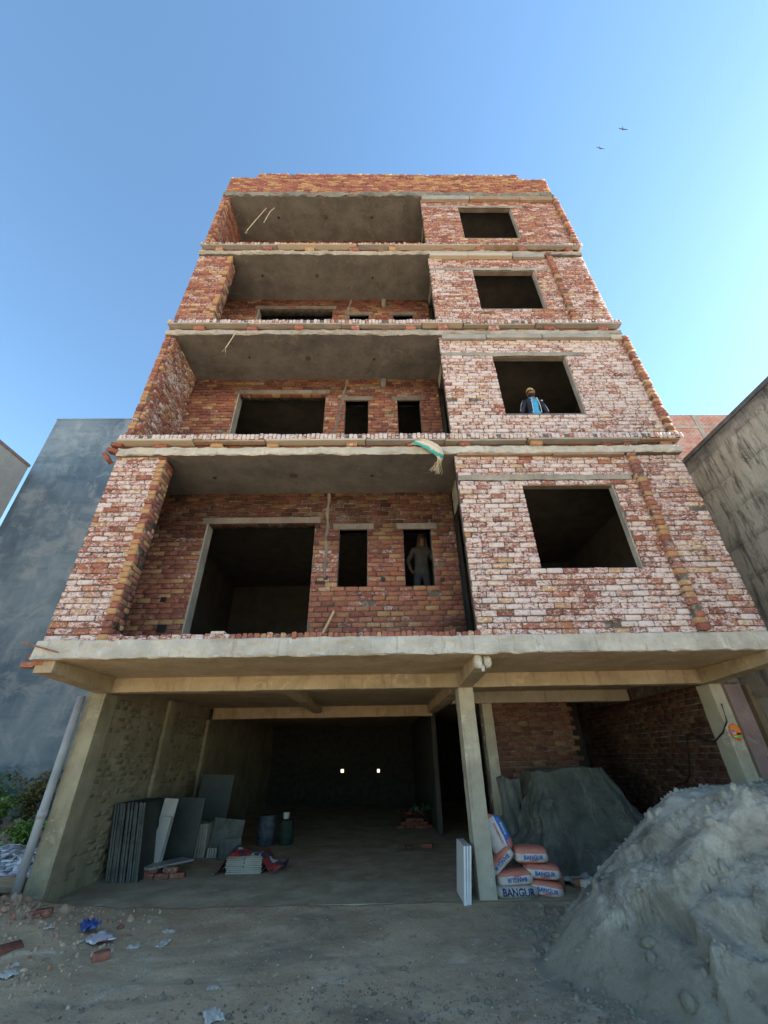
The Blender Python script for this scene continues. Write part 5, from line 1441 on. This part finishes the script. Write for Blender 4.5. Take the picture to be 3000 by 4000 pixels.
M_capm = simple('mustard_knit_cap', (.30, .20, .07), (.52, .42, .24), 55, .95, .6, 90, .01, obj=True)
M_hoodcl = simple('dimmed_head_cloth', (.08, .08, .08), (.12, .12, .115), 14, .9)  # head cloth darkened likewise, indoor dimness put into its colour
M_white_trim = flat('white_trim', (.62, .64, .66)); M_eye = simple('eye', (.03, .02, .015), (.05, .04, .03), 5, .3)
def person(name, loc, rz, label, arms, lean, head_turn, classify, mats, scale=1.0):
    # joints, facing -y
    L = lean
    def f(x, y, z): 
        k = max(0, z - .95); return (x, y - L * k, z - .10 * abs(L) * k)
    J = []; E = []
    def add(p, rx, ry, par=None, bend=True):
        p = f(*p) if bend else p
        J.append((*p, rx, ry)); i = len(J) - 1
        if par is not None: E.append((par, i))
        return i
    pel = add((0, 0, .95), .165, .115); wa = add((0, .005, 1.10), .145, .105, pel); ch = add((0, .01, 1.28), .17, .12, wa); sh = add((0, .015, 1.41), .13, .09, ch)
    nk = add((0, .005, 1.50), .058, .06, sh)
    ht = head_turn; hx, hy = math.sin(ht), -math.cos(ht)
    jw = add((hx * .012, .0 + hy * .015, 1.555), .062, .072, nk); hd = add((hx * .012, hy * .012, 1.625), .076, .094, jw); cr = add((0, .005, 1.69), .06, .075, hd)
    for s_ in (-1, 1):
        a = arms[0 if s_ < 0 else 1]
        s0 = add((s_ * .17, .015, 1.40), .072, .07, sh); e = add(a[0], .047, .047, s0); w = add(a[1], .030, .034, e); pm = add(a[2], .026, .042, w)
        d = (Vector(a[2]) - Vector(a[1])).normalized(); side = Vector((0, 1, 0)) if abs(d.z) > .5 else Vector((1, 0, 0)).cross(d).normalized()
        side = (side - d * side.dot(d)).normalized()
        for q in range(4):
            b = Vector(a[2]) + side * (q - 1.5) * .019 + d * .03
            k1 = add(tuple(b), .009, .009, pm); ln = (.045, .052, .050, .038)[q]
            k2 = add(tuple(b + d * ln + Vector((-s_ * .01, -.008, 0))), .008, .008, k1); add(tuple(b + d * (ln + .024) + Vector((-s_ * .022, -.014, 0))), .0075, .0075, k2)
        b = Vector(a[1]) + d * .03 - side * .03
        k1 = add(tuple(b), .011, .011, w); add(tuple(b + d * .045 - side * .022), .009, .009, k1)
        h = add((s_ * .095, .0, .88), .095, .095, pel, False); k = add((s_ * .11, -.01, .50), .062, .065, h, False); an = add((s_ * .115, .02, .09), .042, .045, k, False); add((s_ * .12, -.13, .035), .035, .03, an, False)
    me = skin_body('body', J, E, 0)
    # face: nose, brow, eye hollows, ears
    hc = Vector(J[hd][:3]); n3 = Vector((hx, hy, 0)); s3 = Vector((-hy, hx, 0))
    for v in me.vertices:
        r_ = v.co - hc; a_, b_, c_ = r_.dot(n3), r_.dot(s3), r_.z
        if a_ > .02 and -.13 < c_ < .09:
            v.co += n3 * (.026 * math.exp(-(b_ / .016) ** 2 - ((c_ + .018) / .026) ** 2) - .012 * (math.exp(-((abs(b_) - .032) / .015) ** 2 - ((c_ - .012) / .013) ** 2)) + .008 * math.exp(-(b_ / .05) ** 2 - ((c_ - .032) / .012) ** 2) + .007 * math.exp(-(b_ / .025) ** 2 - ((c_ + .06) / .01) ** 2))
    for m in mats: me.materials.append(m)
    for p in me.polygons:
        r_ = p.center - hc
        p.material_index = classify(p.center, r_.dot(n3), r_.dot(s3), r_.z); p.use_smooth = True
    root = empty(name, loc, label, 'person', None, rz); root.scale = (scale,) * 3
    bo = link('body', me, root)
    for s_ in (-1, 1):
        g = MB(); c = hc + n3 * .078 + s3 * .032 * s_ + Vector((0, 0, .012))
        g.lathe([(.001, -.008), (.008, -.004), (.010, 0), (.008, .004), (.001, .008)], tuple(c), 8); g.obj('eye', M_eye, root, True)
        g = MB(); c = hc + s3 * .078 * s_ - n3 * .005
        g.lathe([(.001, -.03), (.012, -.02), (.014, .005), (.013, .022), (.001, .032)], tuple(c), 8); g.obj('ear', M_skin, root, True)
    return root, hc, n3, s3, J
# man at the second floor window: navy jacket open over blue shirt, knit cap, looking to his right
def cls1(c, a, b, z):
    if z > -.16 and abs(b) < .12 and c.z > 1.47 and a > -.13:
        return 1 if (z < -.045 and a > .0 and z > -.13) else 0
    if c.z > 1.40 and abs(c.x) < .075 and c.y < -.02: return 0 if c.z > 1.43 else 3
    if c.z > .86:
        if abs(c.x) < .062 + .03 * max(0, 1.45 - c.z) and c.y < -.03: return 3
        if math.hypot(c.x, 0) > .30 and c.z < .93: return 0
        return 2
    if abs(c.x) > .22: return 0
    return 4
armsA = (((-.27, .03, 1.14), (-.28, -.05, .92), (-.28, -.09, .85)), ((.27, .03, 1.14), (.28, -.05, .92), (.28, -.09, .85)))
man, hc, n3, s3, J = person('person', (3.29, 6.16, 6.64), .0, 'bearded man in knit cap and dark jacket over blue shirt at a window', armsA, .10, -.75, cls1, [M_skin, M_beard, M_jacket, M_tee, M_jean], .97)
def cap_on(root, hc, n3, s3, mat, droop=0):
    g = MB(); P = []
    for i in range(12):
        t = i / 11; row = []
        for k in range(24):
            a = 2 * math.pi * k / 24; rr = math.cos(t * math.pi / 2) ** .6
            v = n3 * math.cos(a) * .108 * rr + s3 * math.sin(a) * .09 * rr
            zz = .030 + .105 * math.sin(t * math.pi / 2) - .035 * (1 - math.cos(a)) * .5 * (1 - t) + .004 * math.sin(k * 3)
            row.append(tuple(hc + v * (1.05 if i == 1 else 1) + Vector((0, 0, zz))))
        P.append(row)
    g.grid(np.array(P), closed_v=True); return g.obj('knit_cap', mat, root, True)
cap_on(man, hc, n3, s3, M_capm)
# jacket trim: zip edges and sleeve piping, collar
for s_ in (-1, 1):
    g = MB(); g.tube([(s_ * .055, -.11 - .045, 1.42), (s_ * .075, -.155, 1.30), (s_ * .085, -.150, 1.15), (s_ * .085, -.140, 1.0)], .006, 6); g.obj('jacket_zip', M_white_trim, man)
    g = MB(); g.tube([(s_ * .10, -.03, 1.475), (s_ * .20, -.035, 1.455), (s_ * .262, -.03, 1.33), (s_ * .305, -.03, 1.14)], .006, 6); g.obj('sleeve_piping', M_white_trim, man)
    g = MB(); g.grid(np.array([[(s_ * .03, -.115, 1.40), (s_ * .075, -.10, 1.44), (s_ * .085, -.02, 1.47)], [(s_ * .045, -.135, 1.45), (s_ * .09, -.10, 1.485), (s_ * .095, -.01, 1.52)]])); o = g.obj('shirt_collar', M_tee, man, True); so = o.modifiers.new('t', 'SOLIDIFY'); so.thickness = .006
g = MB(); g.box(.12, .165, -.168, -.160, 1.315, 1.328); g.box(.13, .155, -.168, -.160, 1.33, 1.338); g.obj('chest_emblem', M_white_trim, man)
# man in the dark behind the narrow first floor window
def cls2(c, a, b, z):
    if z > -.16 and abs(b) < .12 and c.z > 1.47: return 0
    if c.z > .90:
        if math.hypot(c.x, 0) > .26 and c.z < .98: return 0
        return 1
    if abs(c.x) > .20 and c.z > .6: return 0
    return 2
armsB = (((-.29, -.05, 1.15), (-.27, -.20, .96), (-.26, -.25, .89)), ((.28, -.02, 1.15), (.30, -.12, .95), (.30, -.17, .88)))
man2, hc2, n2, s2, J2 = person('person', (.90, 7.80, 3.93), .1, 'dim figure in grey shirt and head cloth behind the narrow first floor window', armsB, .28, .35, cls2, [M_skin, M_shirt, M_jean], 1.0)
cl = cap_on(man2, hc2, n2, s2, M_hoodcl); cl.name = 'head_cloth'
g = MB(); P = []
for i in range(10):
    t = i / 9; row = []
    for k in range(15):
        a = math.radians(70 + 220 * k / 14); rr = 1 + .25 * t
        v = n2 * math.cos(a) * .105 * rr + s2 * math.sin(a) * .092 * rr
        row.append(tuple(hc2 + v + Vector((0, 0, .06 - .26 * t))))
    P.append(row)
g.grid(np.array(P)); o = g.obj('cloth_drape', M_hoodcl, man2, True); so = o.modifiers.new('t', 'SOLIDIFY'); so.thickness = .005
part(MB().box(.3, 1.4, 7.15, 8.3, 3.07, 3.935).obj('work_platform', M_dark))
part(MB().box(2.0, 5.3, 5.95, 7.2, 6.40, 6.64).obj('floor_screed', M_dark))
